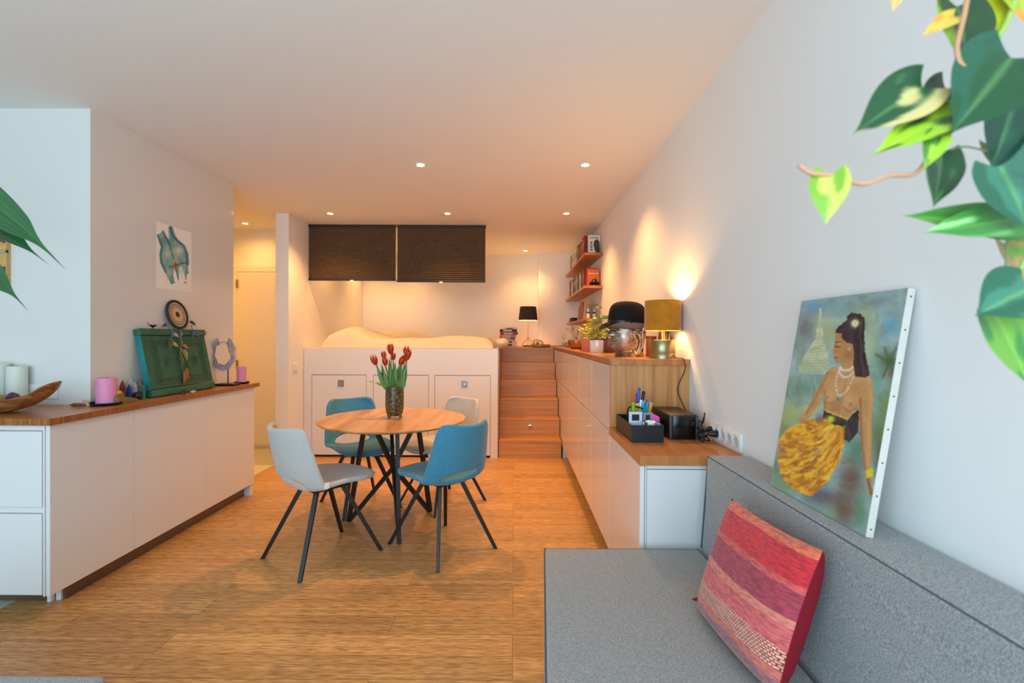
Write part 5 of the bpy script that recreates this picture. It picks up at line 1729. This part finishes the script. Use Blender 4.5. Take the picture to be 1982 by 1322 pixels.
# ================================================================== ON THE LEFT WORKTOP
LZ = .9705
def plane_at(px, py, o, n):
    d = ray(px, py); c = V((0, 0, H)); return c+d*((V(o)-c).dot(n)/d.dot(n))


# green carved panel
f0 = V((-2.335, at(297, 768, x=-2.335).y, LZ)); f1 = V((-2.335, at(417, 750, x=-2.335).y, LZ))
PW = (f1-f0).length
eU = V((-.088, 0, .44)).normalized(); eX = V((0, 1, 0)); eN = V((eU.z, 0, -eU.x))   # out of the face towards the room
PH = .455
M['green_paint'] = mat('weathered_green_paint', (50, 98, 74), .6, noise_amt=.42, noise_scale=26, bump=.6, bump_scale=30)
M['teal_paint'] = mat('weathered_teal_paint', (16, 122, 122), .6, noise_amt=.4, noise_scale=18, bump=.4, bump_scale=30)
M['green_dark'] = mat('carved_green', (66, 92, 58), .7, noise_amt=.4, noise_scale=60)
o_ = f0-eN*.044+V((0, 0, .006))
t = thing_m('carved_shutter', frame_m(o_, eX, -eN, eU), 'old green painted carved wooden panel leaning on the glossy wall', 'wooden panel')
bm = bmesh.new(); bx(bm, (0, -.036, .05), (PW, -.001, PH-.045), .002); part('board', bm, M['green_paint'], t, False, local=True)
bm = bmesh.new(); bx(bm, (-.001, -.044, 0), (PW+.002, 0, .046), .004); part('rail', bm, M['green_paint'], t, True, local=True)
bm = bmesh.new(); bx(bm, (-.006, -.050, PH-.043), (PW+.004, 0, PH), .004); part('rail', bm, M['green_paint'], t, True, local=True)
bm = bmesh.new(); bx(bm, (-.0025, -.040, .047), (-.0002, -.002, PH-.044)); part('side_board', bm, M['teal_paint'], t, False, local=True, label='bright teal painted side')
for x0, x1 in ((.075, PW*.50), (PW*.55, PW-.05)):
    bm = bmesh.new()
    for q in range(3):
        e = q*.020; za, zb2 = .075+e*.9, PH-.075-e*.9
        for a, b_ in (((x0+e, za), (x1-e, za+.006)), ((x0+e, zb2-.006), (x1-e, zb2)), ((x0+e, za), (x0+e+.006, zb2)), ((x1-e-.006, za), (x1-e, zb2))):
            bx(bm, (a[0], -.041, a[1]), (b_[0], -.0362, b_[1]), .001)
    part('carved_frame', bm, M['green_dark'], t, False, local=True)
    bm = bmesh.new()
    cx, cz = (x0+x1)/2, PH*.5
    for rr_ in (.034, .022, .010):
        P_ = [(cx+rr_*math.cos(a*PI/12), -.0375, cz+rr_*math.sin(a*PI/12)) for a in range(25)]
        tube(bm, P_, .0028, 6)
    part('rosette', bm, M['green_dark'], t, local=True)
def pf(px, py, off=.012):
    return plane_at(px, py, f0+eN*off, eN)


# dream catcher
dc = plane_at(343, 609, V((-2.44, 3.4, 1.5)), V((1, 0, 0))); R0 = .099
t = thing('dream_catcher', 'round woven dream catcher with feathers hanging over the green panel', 'dream catcher', dc)
dm = Matrix.Translation(dc) @ Matrix.Rotation(math.radians(78), 4, 'Y')
def ringmat(name, c): return mat(name, c, .8, noise_amt=.35, noise_scale=150)
bm = bmesh.new()
for k in range(25): pass
tube(bm, [dm @ V((R0*math.cos(a*PI/24), R0*math.sin(a*PI/24), 0)) for a in range(49)], .010, 10)
part('rim', bm, ringmat('dark_wrapped_rim', (52, 46, 34)), t)
for q, (ra, rb, c) in enumerate(((.090, .076, (190, 172, 140)), (.076, .070, (92, 62, 40)), (.070, .060, (196, 176, 150)), (.060, .055, (130, 84, 54)), (.055, .020, (214, 168, 124)), (.020, .0001, (28, 62, 40)))):
    bm = bmesh.new(); lathe(bm, [(max(rb, .0001), .001+.0005*q), (ra, .001+.0005*q), (ra, -.003), (max(rb, .0001), -.003)], (0, 0, 0), 40, close=rb > .001)
    bm.transform(dm); part('woven_ring' if q < 5 else 'green_bead', bm, ringmat('weave_%d' % q, c), t)
FE = [((322, 627), (312, 633), (60, 52, 40)), ((366, 622), (380, 630), (64, 56, 44)), ((332, 640), (336, 655), (40, 92, 130)), ((331, 655), (326, 678), (24, 70, 52)), ((334, 645), (347, 653), (190, 170, 130)), ((332, 663), (346, 672), (196, 160, 90)),
      ((350, 640), (348, 656), (44, 96, 140)), ((349, 656), (352, 672), (120, 60, 50)), ((353, 668), (366, 675), (176, 96, 52)), ((350, 672), (349, 686), (50, 100, 110)), ((355, 676), (362, 700), (120, 118, 52)), ((350, 684), (348, 700), (54, 44, 30)),
      ((373, 640), (372, 655), (30, 72, 90)), ((375, 646), (390, 645), (34, 80, 120)), ((350, 690), (356, 705), (100, 84, 40))]
for k, (a, b_, c) in enumerate(FE):
    bm = bmesh.new(); off = .010+.003*(k % 4)
    pa, pb = (pf(*a, off), pf(*b_, off)) if k > 1 else (plane_at(*a, V((-2.43, 3.4, 1.5)), V((1, 0, 0))), plane_at(*b_, V((-2.42, 3.4, 1.5)), V((1, 0, 0))))
    leaf_mesh(bm, pa, pb, (pb-pa).length*.38, (1, -.3, .2), 'blade', .1, .2, lambda s, tt, c=c: mixc(c, (220, 200, 170), abs(tt)*.25), ns=8, nt=4)
    part('feather', bm, M['leaf'], t, 'full')
bm = bmesh.new()
for P_ in ([(331, 632), (332, 645), (331, 660)], [(349, 635), (350, 655), (350, 680), (353, 706)], [(371, 628), (372, 645)], [(371, 645), (402, 643)]):
    tube(bm, [pf(x, y, .009) for x, y in P_], .0018, 6)
part('cord', bm, mat('beige_cord', (170, 140, 110), .8), t)
bm = bmesh.new()
for q in ((371, 632), (331, 650), (350, 642), (350, 662), (372, 637)): ball(bm, pf(*q, .012), .005, 8)
part('bead', bm, mat('red_bead', (170, 40, 50), .3), t)
c = pf(360, 727, .018)
bm = bmesh.new(); ball(bm, (0, 0, 0), .042, 20, (.35, .62, 1.25), .35, 3); bm.transform(Matrix.Translation(c) @ Matrix.Rotation(math.radians(-14), 4, 'X')); part('agate_pendant', bm, mat('banded_brown_stone', (140, 84, 44), .35, noise_amt=.6, noise_scale=35), t, 'full')
# pink paper bird
c = plane_at(296, 634, V((-2.41, 3.2, 1.42)), V((1, 0, 0)))
bm = bmesh.new()
def tri(*p): bm.faces.new([bm.verts.new(c+V(q)) for q in p])
tri((0, -.045, .012), (0, 0, -.008), (0, .005, .010)); tri((0, 0, -.008), (0, .045, .014), (0, .004, .010)); tri((0, -.012, .004), (.02, -.004, .020), (0, .012, .004)); tri((0, -.012, .004), (-.02, -.004, .020), (0, .012, .004)); tri((0, -.045, .012), (0, -.055, .034), (0, -.034, .010)); tri((-.01, -.012, -.012), (.012, .0, -.012), (0, 0, -.004))
bmesh.ops.solidify(bm, geom=bm.faces[:], thickness=.001)
topz = (f0+eU*PH).z
bmesh.ops.translate(bm, verts=bm.verts, vec=(0, 0, topz+.007-min(v.co.z for v in bm.verts)))
solo('paper_bird', bm, mat('pink_paper', (196, 96, 120), .6), 'tiny pink folded bird on top of the green panel', 'ornament', smooth=False)

# shell necklace on stand
NC = V((-2.345, 3.95, LZ))
t = thing('necklace_stand', 'grey shell necklace displayed on a black stand beside the green panel', 'necklace', NC)
bm = bmesh.new(); bx(bm, (NC.x-.085, NC.y-.05, LZ), (NC.x+.075, NC.y+.05, LZ+.018), .003); part('base', bm, M['black'], t, False)
bm = bmesh.new(); tube(bm, [(NC.x, NC.y, LZ+.018), (NC.x, NC.y, LZ+.155)], .004, 8); part('rod', bm, M['black'], t)
shellm = mat('grey_shell', (176, 164, 168), .45, noise_amt=.35, noise_scale=200)
ncz = at(432, 684, y=NC.y).z; ncx = at(432, 684, y=NC.y).x
UA, UB = .078, .104
bm = bmesh.new(); bm2 = bmesh.new(); bm3 = bmesh.new()
N_ = 46
path = []
for i in range(N_+1):
    a = math.radians(122-i/N_*(244+120)+0)
    a = math.radians(62+180-(i/N_)*(180+124)+0)
    a = math.radians(118)+(i/N_)*math.radians(304)
    path.append(V((ncx+UA*math.cos(a), NC.y+.006*math.sin(i), ncz+UB*math.sin(a)*1.05)))
tube(bm, path, .009, 8, flat=.7)
for i in range(N_+1):
    a = math.radians(118)+(i/N_)*math.radians(304)
    o1 = V((math.cos(a)*UA, 0, math.sin(a)*UB)).normalized()
    for lay_, (dy, l0) in enumerate(((-.010, .042), (.004, .036))):
        tube(bm2, [path[i]+V((0, dy, 0)), path[i]+o1*l0*.55+V((0, dy, 0)), path[i]+o1*l0+V((0, dy-.004, 0))], [.0046, .0042, .0006], 6)
    ball(bm3, path[i]-o1*.010+V((0, -.006, 0)), .0042, 6)
part('band', bm, shellm, t); part('shell_fringe', bm2, shellm, t); part('inner_beads', bm3, mat('dark_shell', (110, 92, 88), .5), t)
bm = bmesh.new(); tube(bm, smooth_path([path[0], V((ncx-.035, NC.y, ncz+.065)), V((ncx-.02, NC.y, ncz+.088)), V((ncx+.02, NC.y, ncz+.088)), V((ncx+.035, NC.y, ncz+.065)), V((ncx+.055, NC.y, ncz+.0)), path[-1]], 5), .0022, 6)
part('neck_cord', bm, M['bk_brown'], t)
bm = bmesh.new(); tube(bm, [(NC.x, NC.y, LZ+.15), (ncx, NC.y+.004, ncz-UB-.004)], .0035, 6); part('holder', bm, M['black'], t)

# candles
M['pink_wax'] = mat('pink_wax', (222, 140, 176), .5, sss=.3, noise_amt=.06, noise_scale=25)
def candle(x, y, r_, h, rd, lb1, lb2):
    t_ = thing('candle_dish', lb1, 'dish', (x, y, LZ), 0, 'black candle dishes')
    bm_ = bmesh.new(); lathe(bm_, [(.0001, 0), (rd*.86, 0), (rd*.92, .003), (rd, .016), (rd*.98, .017), (rd*.9, .006), (.0001, .005)], (0, 0, 0), 40); part('dish', bm_, M['black'], t_, local=True)
    t_ = thing('pillar_candle', lb2, 'candle', (x, y, LZ+.0055), 0, 'pink pillar candles')
    bm_ = bmesh.new(); lathe(bm_, [(.0001, 0), (r_, 0), (r_, h-.003), (r_-.003, h), (r_*.6, h-.003), (.0001, h-.004)], (0, 0, 0), 40); part('wax', bm_, M['pink_wax'], t_, local=True)
    bm_ = bmesh.new(); tube(bm_, [(0, 0, h-.005), (.001, 0, h+.006)], .0012, 6); part('wick', bm_, M['black'], t_, local=True)
candle(-2.372, 2.80, .050, .152, .082, 'black dish under the larger pink candle at the worktop corner', 'large pink pillar candle at the corner of the left worktop')
candle(-2.335, 4.13, .038, .142, .062, 'black dish under the smaller pink candle at the hallway end', 'smaller pink pillar candle at the hallway end of the worktop')
# crystals and rocks
def spot(px, X, py=None):
    p = at(px, py or 760, x=X); return p
CR = [('red', (120, 44, 50), 237, 735, -2.405, .018, 'dark red crystal point behind the brown rock'), ('blue', (28, 60, 130), 250, 743, -2.385, .016, 'deep blue crystal point'),
      ('clear', (196, 190, 190), 253, 730, -2.435, .022, 'tall clear quartz point behind the blue crystal'), ('milky', (190, 180, 184), 261, 737, -2.40, .018, 'milky quartz point between the blue and green crystals'),
      ('purple', (150, 120, 140), 271, 736, -2.43, .020, 'pale purple crystal cluster behind the dark stone ball'), ('green', (48, 110, 84), 277.5, 743, -2.36, .0155, 'green crystal tower right next to the green panel')]
for nm, c, px, py, X, r_, lb in CR:
    p = at(px, py, x=X)
    bm = bmesh.new(); crystal(bm, (p.x, p.y, LZ), r_, p.z-LZ, (p.z-LZ)*(.16 if nm == 'green' else .28), 6)
    if nm == 'purple': crystal(bm, (p.x+.01, p.y+.01, LZ), r_*.8, (p.z-LZ)*.7, .03, 6, (.01, 0))
    solo('crystal', bm, mat(nm+'_crystal', c, .12, spec=.6, trans=.25 if nm in ('clear', 'milky') else 0, noise_amt=.3, noise_scale=60), lb+' on the left worktop', 'crystal', 'crystals beside the pink candle', smooth=False)
p = at(266, 766, x=-2.375)
bm = bmesh.new(); ball(bm, (p.x, p.y, LZ+.026), .027, 20, (1, 1, .98), .12, 9); solo('stone_ball', bm, mat('dark_brown_stone', (46, 30, 22), .3, noise_amt=.5, noise_scale=50), 'dark brown round stone in front of the crystals', 'stone')
p = at(243, 772, x=-2.325)
bm = bmesh.new()
r_ = bmesh.ops.create_cube(bm, size=1)
for v in r_['verts']:
    c = v.co
    v.co = V((p.x+c.x*.07-.01, p.y+c.y*.17+(.04 if c.z > 0 else .0)*0, LZ+.0005+(c.z+.5)*(.052 if c.y < 0 else .012)))
bmesh.ops.subdivide_edges(bm, edges=bm.edges[:], cuts=5, use_grid_fill=True)
for v in bm.verts:
    if v.co.z > LZ+.004: v.co += V((1, 1, 1))*.008*noise.noise(v.co*40)
solo('layered_rock', bm, mat('layered_brown_rock', (130, 100, 62), .7, noise_amt=.45, noise_scale=50, bump=.8, bump_scale=60), 'layered brown wedge of rock on the worktop edge right of the big candle', 'rock', smooth=False)
q = at(237, 763, x=-2.325)
bm = bmesh.new(); ball(bm, (p.x-.008, p.y-.045, LZ+.068), .019, 8, (1, 1.3, .7), .5, 2); solo('yellow_crystal', bm, mat('yellow_crystal', (222, 150, 30), .3), 'small amber yellow crystal on top of the brown rock', 'crystal', smooth=False)
for k, (px, py, X, r_, c, lb) in enumerate(((180, 773, -2.43, .034, (80, 56, 44), 'brown crusty rock just left behind the big candle'), (224, 767, -2.42, .036, (160, 136, 118), 'grey pink rough rock just right behind the big candle'),
                                           (356, 753, -2.285, .017, (60, 54, 40), 'small dark stone at the foot of the green panel'), (374, 755, -2.27, .012, (190, 176, 150), 'small pale shell at the foot of the green panel'))):
    pp = at(px, py, x=X)
    if k == 0: pp.y = 2.845; pp.x = -2.43; r_ = .028
    if k == 1: pp.y = 2.905; pp.x = -2.40
    bm = bmesh.new(); ball(bm, (pp.x, pp.y, LZ+r_*.8), r_, 12, (1, 1.2 if k < 3 else 1.8, .85), .6, k*5)
    mz = min(v.co.z for v in bm.verts); bmesh.ops.translate(bm, verts=bm.verts, vec=(0, 0, LZ-mz))
    solo('rough_stone', bm, mat('rough_stone_%d' % k, c, .6, noise_amt=.6, noise_scale=70, bump=.8, bump_scale=60), lb, 'stone', smooth=False)
# little things at the corner
pk = at(148, 787, z=LZ)
bm = bmesh.new(); tube(bm, [(pk.x-.035, pk.y, LZ+.010), (pk.x-.01, pk.y-.006, LZ+.011), (pk.x+.03, pk.y-.006, LZ+.011), (pk.x+.055, pk.y, LZ+.010)], [.003, .010, .010, .006], 10)
solo('wooden_stick', bm, M['bk_brown'], 'small brown carved wooden stick beside the black candle dish', 'wood stick')
bm = bmesh.new(); tube(bm, [(pk.x+.02, pk.y+.025, LZ+.03), (pk.x+.045, pk.y+.015, LZ+.022), (pk.x+.072, pk.y-.006, LZ+.0085)], [.006, .0085, .008], 10)
solo('incense_stub', bm, mat('pale_bundle', (206, 160, 118), .8, noise_amt=.3, noise_scale=90), 'pale stub with a dark end leaning on the brown stick', 'incense')

# olive wood bowl
m, nt, b = newmat('olive_wood')
tc = nt.nodes.new('ShaderNodeTexCoord'); mp = nt.nodes.new('ShaderNodeMapping'); mp.inputs['Scale'].default_value = (3, 12, 22); nt.links.new(tc.outputs['Object'], mp.inputs['Vector'])
n = nt.nodes.new('ShaderNodeTexNoise'); n.inputs['Scale'].default_value = 1.2; n.inputs['Detail'].default_value = 6; n.inputs['Distortion'].default_value = 1.2; nt.links.new(mp.outputs[0], n.inputs['Vector'])
r = ramp(nt, [(.3, (84, 50, 24)), (.5, (150, 96, 50)), (.62, (186, 128, 72)), (.75, (120, 76, 40))]); nt.links.new(n.outputs['Fac'], r.inputs['Fac']); nt.links.new(r.outputs['Color'], b.inputs['Base Color']); b.inputs['Roughness'].default_value = .35
M['olive'] = m
bcx, bcy, ba, bb = -2.76, 2.505, .375, .125
def bowlf(u, v):
    a = u*2*PI; s = v if v <= 1 else 2-v
    ca, sa = math.cos(a), math.sin(a)
    rimz = .085+.065*max(0, ca)**2.2+.018*math.sin(a*3+1)
    rr_ = s**.55
    z = rimz*s**1.8
    inn = 0 if v <= 1 else 1
    k = 1-inn*.07
    p = V((bcx+ba*math.copysign(abs(ca)**.7, ca)*rr_*k, bcy+bb*math.copysign(abs(sa)**.55, sa)*rr_*k*(1-.15*max(0, ca)), LZ+z+inn*(.016*(1-s))-inn*.0*s))
    p += V((1, 1, 1))*.012*noise.noise(V((ca*2, sa*2, s*1.5)))*s
    if p.z < LZ: p.z = LZ+.0003
    return p
bm = bmesh.new(); grid(bm, lambda u, v: bowlf(u, .04+v*1.92), 72, 36, wrap=True)
bmesh.ops.holes_fill(bm, edges=[e for e in bm.edges if len(e.link_faces) == 1])
mz = min(v.co.z for v in bm.verts); bmesh.ops.translate(bm, verts=bm.verts, vec=(0, 0, LZ-mz))
solo('wooden_bowl', bm, M['olive'], 'long irregular olive wood bowl on the near left worktop', 'bowl', smooth='full')
pb = at(24, 764, y=2.52)
bm = bmesh.new(); ball(bm, (pb.x, 2.52, LZ+.080), .024, 10, (1.3, 1, .8), .5, 1); solo('purple_stone', bm, mat('purple_stone', (84, 34, 60), .4, noise_amt=.5, noise_scale=60), 'small purple stone lying in the wooden bowl', 'stone', smooth=False)
bm = bmesh.new(); obox(bm, (-2.66, 2.50, LZ+.040), (.15, .0, .050), (0, .055, .012), (0, -.003, .010), .003); solo('white_slab', bm, mat('white_mineral', (226, 222, 214), .5, noise_amt=.08), 'white mineral slice lying in the right end of the wooden bowl', 'stone')
for k, (px, lb) in enumerate(((33, 'pale grey pillar candle behind the wooden bowl, the right one of two'), (-2, 'taller pale pillar candle behind the wooden bowl, cut by the left edge'))):
    p = at(px, 709-5*k, y=2.742)
    t = thing('white_candle', lb, 'candle', (p.x, 2.742, LZ), 0, 'pale pillar candles behind the bowl')
    bm = bmesh.new(); lathe(bm, [(.0001, 0), (.046, 0), (.046, p.z-LZ-.003), (.043, p.z-LZ), (.02, p.z-LZ-.004), (.0001, p.z-LZ-.005)], (0, 0, 0), 36); part('wax', bm, mat('pale_wax', (214, 218, 204), .5, sss=.3), t, local=True)
    bm = bmesh.new(); tube(bm, [(0, 0, p.z-LZ-.006), (0, 0, p.z-LZ+.006)], .0012, 6); part('wick', bm, M['black'], t, local=True)
pa, pb = at(42, 743, y=NF-.004), at(112, 772, y=NF-.004)
t = thing('wall_outlet', 'white wall outlet plate low on the glossy block behind the bowl', 'power outlet', ((pa.x+pb.x)/2, NF, pb.z))
bm = bmesh.new(); bx(bm, (pa.x, NF-.010, pb.z), (pb.x, NF-.0006, pa.z), .003); part('frame', bm, M['white_pl'], t)
for k in range(2):
    w_ = (pb.x-pa.x-.02)/2
    bm = bmesh.new(); bx(bm, (pa.x+.008+k*(w_+.004), NF-.0125, pb.z+.008), (pa.x+.008+k*(w_+.004)+w_, NF-.0101, pa.z-.008), .001); part('socket', bm, M['white_pl'], t)
# carved golden panel at the left edge
pa, pb = at(14, 423, y=NF-.02), at(14, 552, y=NF-.02)
t = thing('carved_relief', 'golden carved wooden relief on the glossy block, cut by the left edge', 'wall relief', ((pa.x-.2), NF-.012, pb.z))
gold = mat('golden_wood', (214, 164, 92), .55, noise_amt=.3, noise_scale=40)
x0, x1, z0, z1 = pa.x-.42, pa.x, pb.z, pa.z
bm = bmesh.new(); bx(bm, (x0, NF-.014, z0), (x1, NF-.001, z1)); part('board', bm, gold, t, False)
bm = bmesh.new()
for a, b_ in (((x0, z0), (x1, z0+.012)), ((x0, z1-.022), (x1, z1)), ((x0, (z0+z1)/2-.006), (x1, (z0+z1)/2+.012)), ((x0, z0+.013), (x0+.012, z1-.023)), ((x1-.008, z0+.013), (x1, z1-.023))):
    bx(bm, (a[0], NF-.022, a[1]), (b_[0], NF-.0142, b_[1]), .001)
part('border', bm, mat('grey_gold_moulding', (176, 160, 120), .6, noise_amt=.3, noise_scale=80), t, False)
for row_ in range(2):
    for k in range(5):
        cx, cz = x1-.030-k*.085, z0+.10+row_*(z1-z0)/2-.02
        bm = bmesh.new()
        for q in range(5):
            a = q*2*PI/5+k; ball(bm, (cx+.018*math.cos(a), NF-.016, cz+.018*math.sin(a)), .012, 8, (1, .35, 1))
        part('carved_flower', bm, mat('dark_carving', (104, 76, 60), .6) if not (row_ or k) else bpy.data.materials['dark_carving'], t)

# ================================================================== PLANTS NEAR THE CAMERA
PX, PYY = -1.95, 1.62
t = thing('leafy_plant', 'tall plant with long drooping dark green leaves reaching in at the left edge', 'plant', (PX, PYY, 0))
bm = bmesh.new(); lathe(bm, [(.0001, 0), (.12, 0), (.15, .26), (.145, .26), (.13, .23), (.0001, .23)], (PX, PYY, 0), 36); part('pot', bm, mat('grey_planter', (120, 120, 118), .6), t)
DG = lambda seed: (lambda s, tt: mixc((18, 62, 30), (52, 108, 50), .4+.35*noise.noise(V((s*4, tt*3, seed)))+.18*math.sin(abs(tt)*20+s*6)-.2*(abs(tt) < .07)))
crown = V((PX, PYY, .24))
for k, (bp_, tp_, w_, dy, cu, nrm, az_) in enumerate((((-200, 360), (129, 524), 84, 1.42, .05, (.2, -1, .55), .075), ((-150, 405), (98, 516), 48, 1.46, .03, (.1, -.8, .8), .040), ((-130, 480), (56, 604), 58, 1.50, .04, (.15, -1, .4), .045),
                                                ((-420, 300), (-140, 420), 70, 1.9, .1, (0, -.6, .8), .05), ((-500, 420), (-330, 640), 60, 1.5, .1, (-.3, -.6, .8), .05))):
    b0 = at(*bp_, y=dy+.05); t0 = at(*tp_, y=dy-.06)
    bm = bmesh.new(); tube(bm, smooth_path([crown+V((.02*k-.04, 0, 0)), crown.lerp(b0, .6)+V((-.06, .03, .15)), b0], 8), .005, 8); part('stem', bm, M['stem_green'], t)
    bm = bmesh.new(); leaf_mesh(bm, b0, t0, w_*dy/FPX*1.15, nrm, 'blade', cu, .10, DG(k), wave=.010, ns=40, nt=12, seed=k, arc=(0, 0, az_), tail=True); part('leaf', bm, M['leaf'], t, 'full')

HPOS = V((.86, .60, 2.02))
t = thing('hanging_plant', 'trailing plant with heart-shaped green and yellow leaves hanging at the upper right', 'hanging plant', (HPOS.x, HPOS.y, HPOS.z))
bm = bmesh.new(); lathe(bm, [(.0001, 0), (.065, 0), (.085, .12), (.081, .12), (.07, .10), (.0001, .10)], HPOS, 32); part('pot', bm, M['bk_white'], t)
bm = bmesh.new()
for a in range(3): tube(bm, [HPOS+V((.083*math.cos(a*2.09), .083*math.sin(a*2.09), .115)), HPOS+V((0, 0, CEIL-HPOS.z-.02))], .0015, 6)
tube(bm, [HPOS+V((0, 0, CEIL-HPOS.z-.025)), HPOS+V((0, 0, CEIL-HPOS.z-.0005))], .005, 8)
part('hanger', bm, M['bk_cream'], t)
Q = lambda px, py, y: at(px, py, y=y)
stems = [([(1976, -40, .62), (1950, 40, .62), (1915, 95, .62), (1880, 150, .62), (1850, 210, .63)], .0032, (150, 186, 70)),
         ([(1880, -60, .60), (1868, 20, .60), (1852, 95, .60), (1868, 130, .60), (1905, 100, .61)], .003, (196, 130, 90)),
         ([(2060, -60, .66), (2020, 200, .66), (1975, 300, .64), (1940, 360, .64)], .0028, (130, 190, 70)),
         ([(2060, 100, .66), (2010, 420, .64), (1975, 520, .62), (1930, 600, .62)], .0028, (150, 196, 100)),
         ([(1850, 210, .63), (1800, 300, .62), (1770, 336, .61), (1720, 340, .60), (1670, 356, .60), (1610, 340, .60), (1570, 335, .60), (1546, 320, .60)], .0030, (206, 140, 104)),
         ([(1786, 178, .62), (1815, 188, .62), (1850, 210, .63)], .0014, (90, 130, 70)), ([(1838, 290, .64), (1870, 284, .64), (1915, 294, .66)], .0013, (90, 120, 70)),
         ([(1950, 450, .63), (1948, 500, .64), (1945, 540, .64)], .0016, (120, 130, 90))]
for P_, r_, c in stems:
    pts = smooth_path([Q(*q) for q in P_], 8)
    if P_[0][1] < 0: pts = smooth_path([HPOS+V((-.03, 0, .10)), HPOS+V((-.08, 0, .06)), Q(*P_[0])], 4)[:-1]+pts
    bm = bmesh.new(); tube(bm, pts, r_, 8); part('stem', bm, mat('vine_stem', mixc(c, (170, 160, 120), .25), .5), t)


def heart_col(base, edge, amt, seed, side=0):
    def f(s, tt):
        k = noise.noise(V((s*2.2+seed, tt*1.6, seed*1.7)))*1.6+amt+side*tt
        c = mixc(base, edge, sstep(-.05, .25, k))
        return mixc(c, (170, 200, 110), .35*math.exp(-(tt/.06)**2))
    return f


DK, DK2, LM, YL, TEAL_SHEEN = (20, 70, 34), (26, 60, 22), (140, 166, 24), (200, 184, 50), (24, 82, 56)  # teal tone paints the bluish sheen of reflected light into leaf colour
# base px, tip px, width px, depth, normal, base colour, edge colour, amount, side, curl
HL = [((1786, 168), (1650, 260), 96, .62, (-.1, -1, .25), DK, (200, 176, 110), -.25, -.9, .10),
      ((1850, 222), (1686, 302), 82, .615, (-.1, -.8, .7), DK2, (160, 196, 40), .35, .5, .06),
      ((1958, 112), (1838, 262), 150, .60, (-.15, -1, .35), DK, TEAL_SHEEN, .0, .3, .12),
      ((1852, 12), (1870, 140), 112, .625, (.1, -1, .2), DK2, LM, -.25, .7, .08),
      ((1822, 292), (1806, 404), 84, .64, (.15, -1, .05), (24, 66, 28), (60, 110, 50), -.1, 0, .06),
      ((1606, 338), (1598, 438), 62, .60, (-.5, -1, .1), (120, 160, 40), (190, 186, 80), -.1, -.5, .22),
      ((1995, 440), (1742, 417), 76, .63, (.1, -1, .35), (80, 140, 44), (60, 120, 40), -.1, .5, .02),
      ((1992, 420), (1782, 450), 74, .605, (.1, -1, .5), (66, 136, 54), (150, 200, 120), -.2, .3, -.04),
      ((1935, 322), (1992, 452), 130, .59, (-.2, -1, .5), (30, 88, 60), (52, 112, 84), 0, 0, .12),  # teal tones carry painted glossy sheen, here and in the next leaf
      ((1990, 560), (1886, 612), 110, .59, (-.1, -1, .6), (32, 92, 64), (56, 120, 90), 0, 0, .10),
      ((1925, 610), (1992, 752), 110, .61, (.1, -1, .2), (112, 162, 52), (60, 124, 54), -.1, .4, .10),
      ((1965, 190), (1915, 335), 120, .67, (.1, -1, .2), (14, 66, 46), (24, 84, 54), 0, 0, .05),
      ((1815, 262), (1788, 330), 40, .60, (-.3, -1, .3), (150, 184, 40), (70, 120, 30), -.1, .6, .25),
      ((1738, -30), (1728, 24), 30, .60, (-.2, -1, .2), (222, 190, 110), (206, 150, 70), 0, 0, .2),
      ((1848, 32), (1782, 72), 34, .61, (-.1, -1, .4), (214, 176, 60), (226, 140, 50), 0, 0, .15),
      ((1900, -20), (1935, 70), 80, .64, (.1, -1, .2), (190, 196, 40), DK, -.3, .6, .08),
      ((1960, -30), (1992, 60), 80, .63, (0, -1, .2), (150, 180, 40), (230, 140, 50), -.1, .3, .1),
      ((1945, 470), (1992, 560), 70, .66, (.2, -1, .2), (100, 160, 50), (190, 140, 80), 0, .3, .1),
      ((1830, 170), (1770, 250), 70, .66, (.0, -1, .1), DK2, DK, 0, 0, .05),
      ((1920, 280), (1990, 380), 90, .68, (.2, -1, .1), DK2, LM, -.2, .4, .05)]
for k, (b_, tp_, w_, y, nrm, c1, c2, amt, side, cu) in enumerate(HL):
    b0, t0 = Q(*b_, y), Q(*tp_, y-.012)
    bm = bmesh.new(); leaf_mesh(bm, b0, t0, w_*y/FPX*1.1, nrm, 'heart', cu, .10, heart_col(c1, c2, amt, k*3.1, side), wave=.006, ns=22, nt=16, seed=k)
    part('leaf', bm, M['leaf'], t, 'full')
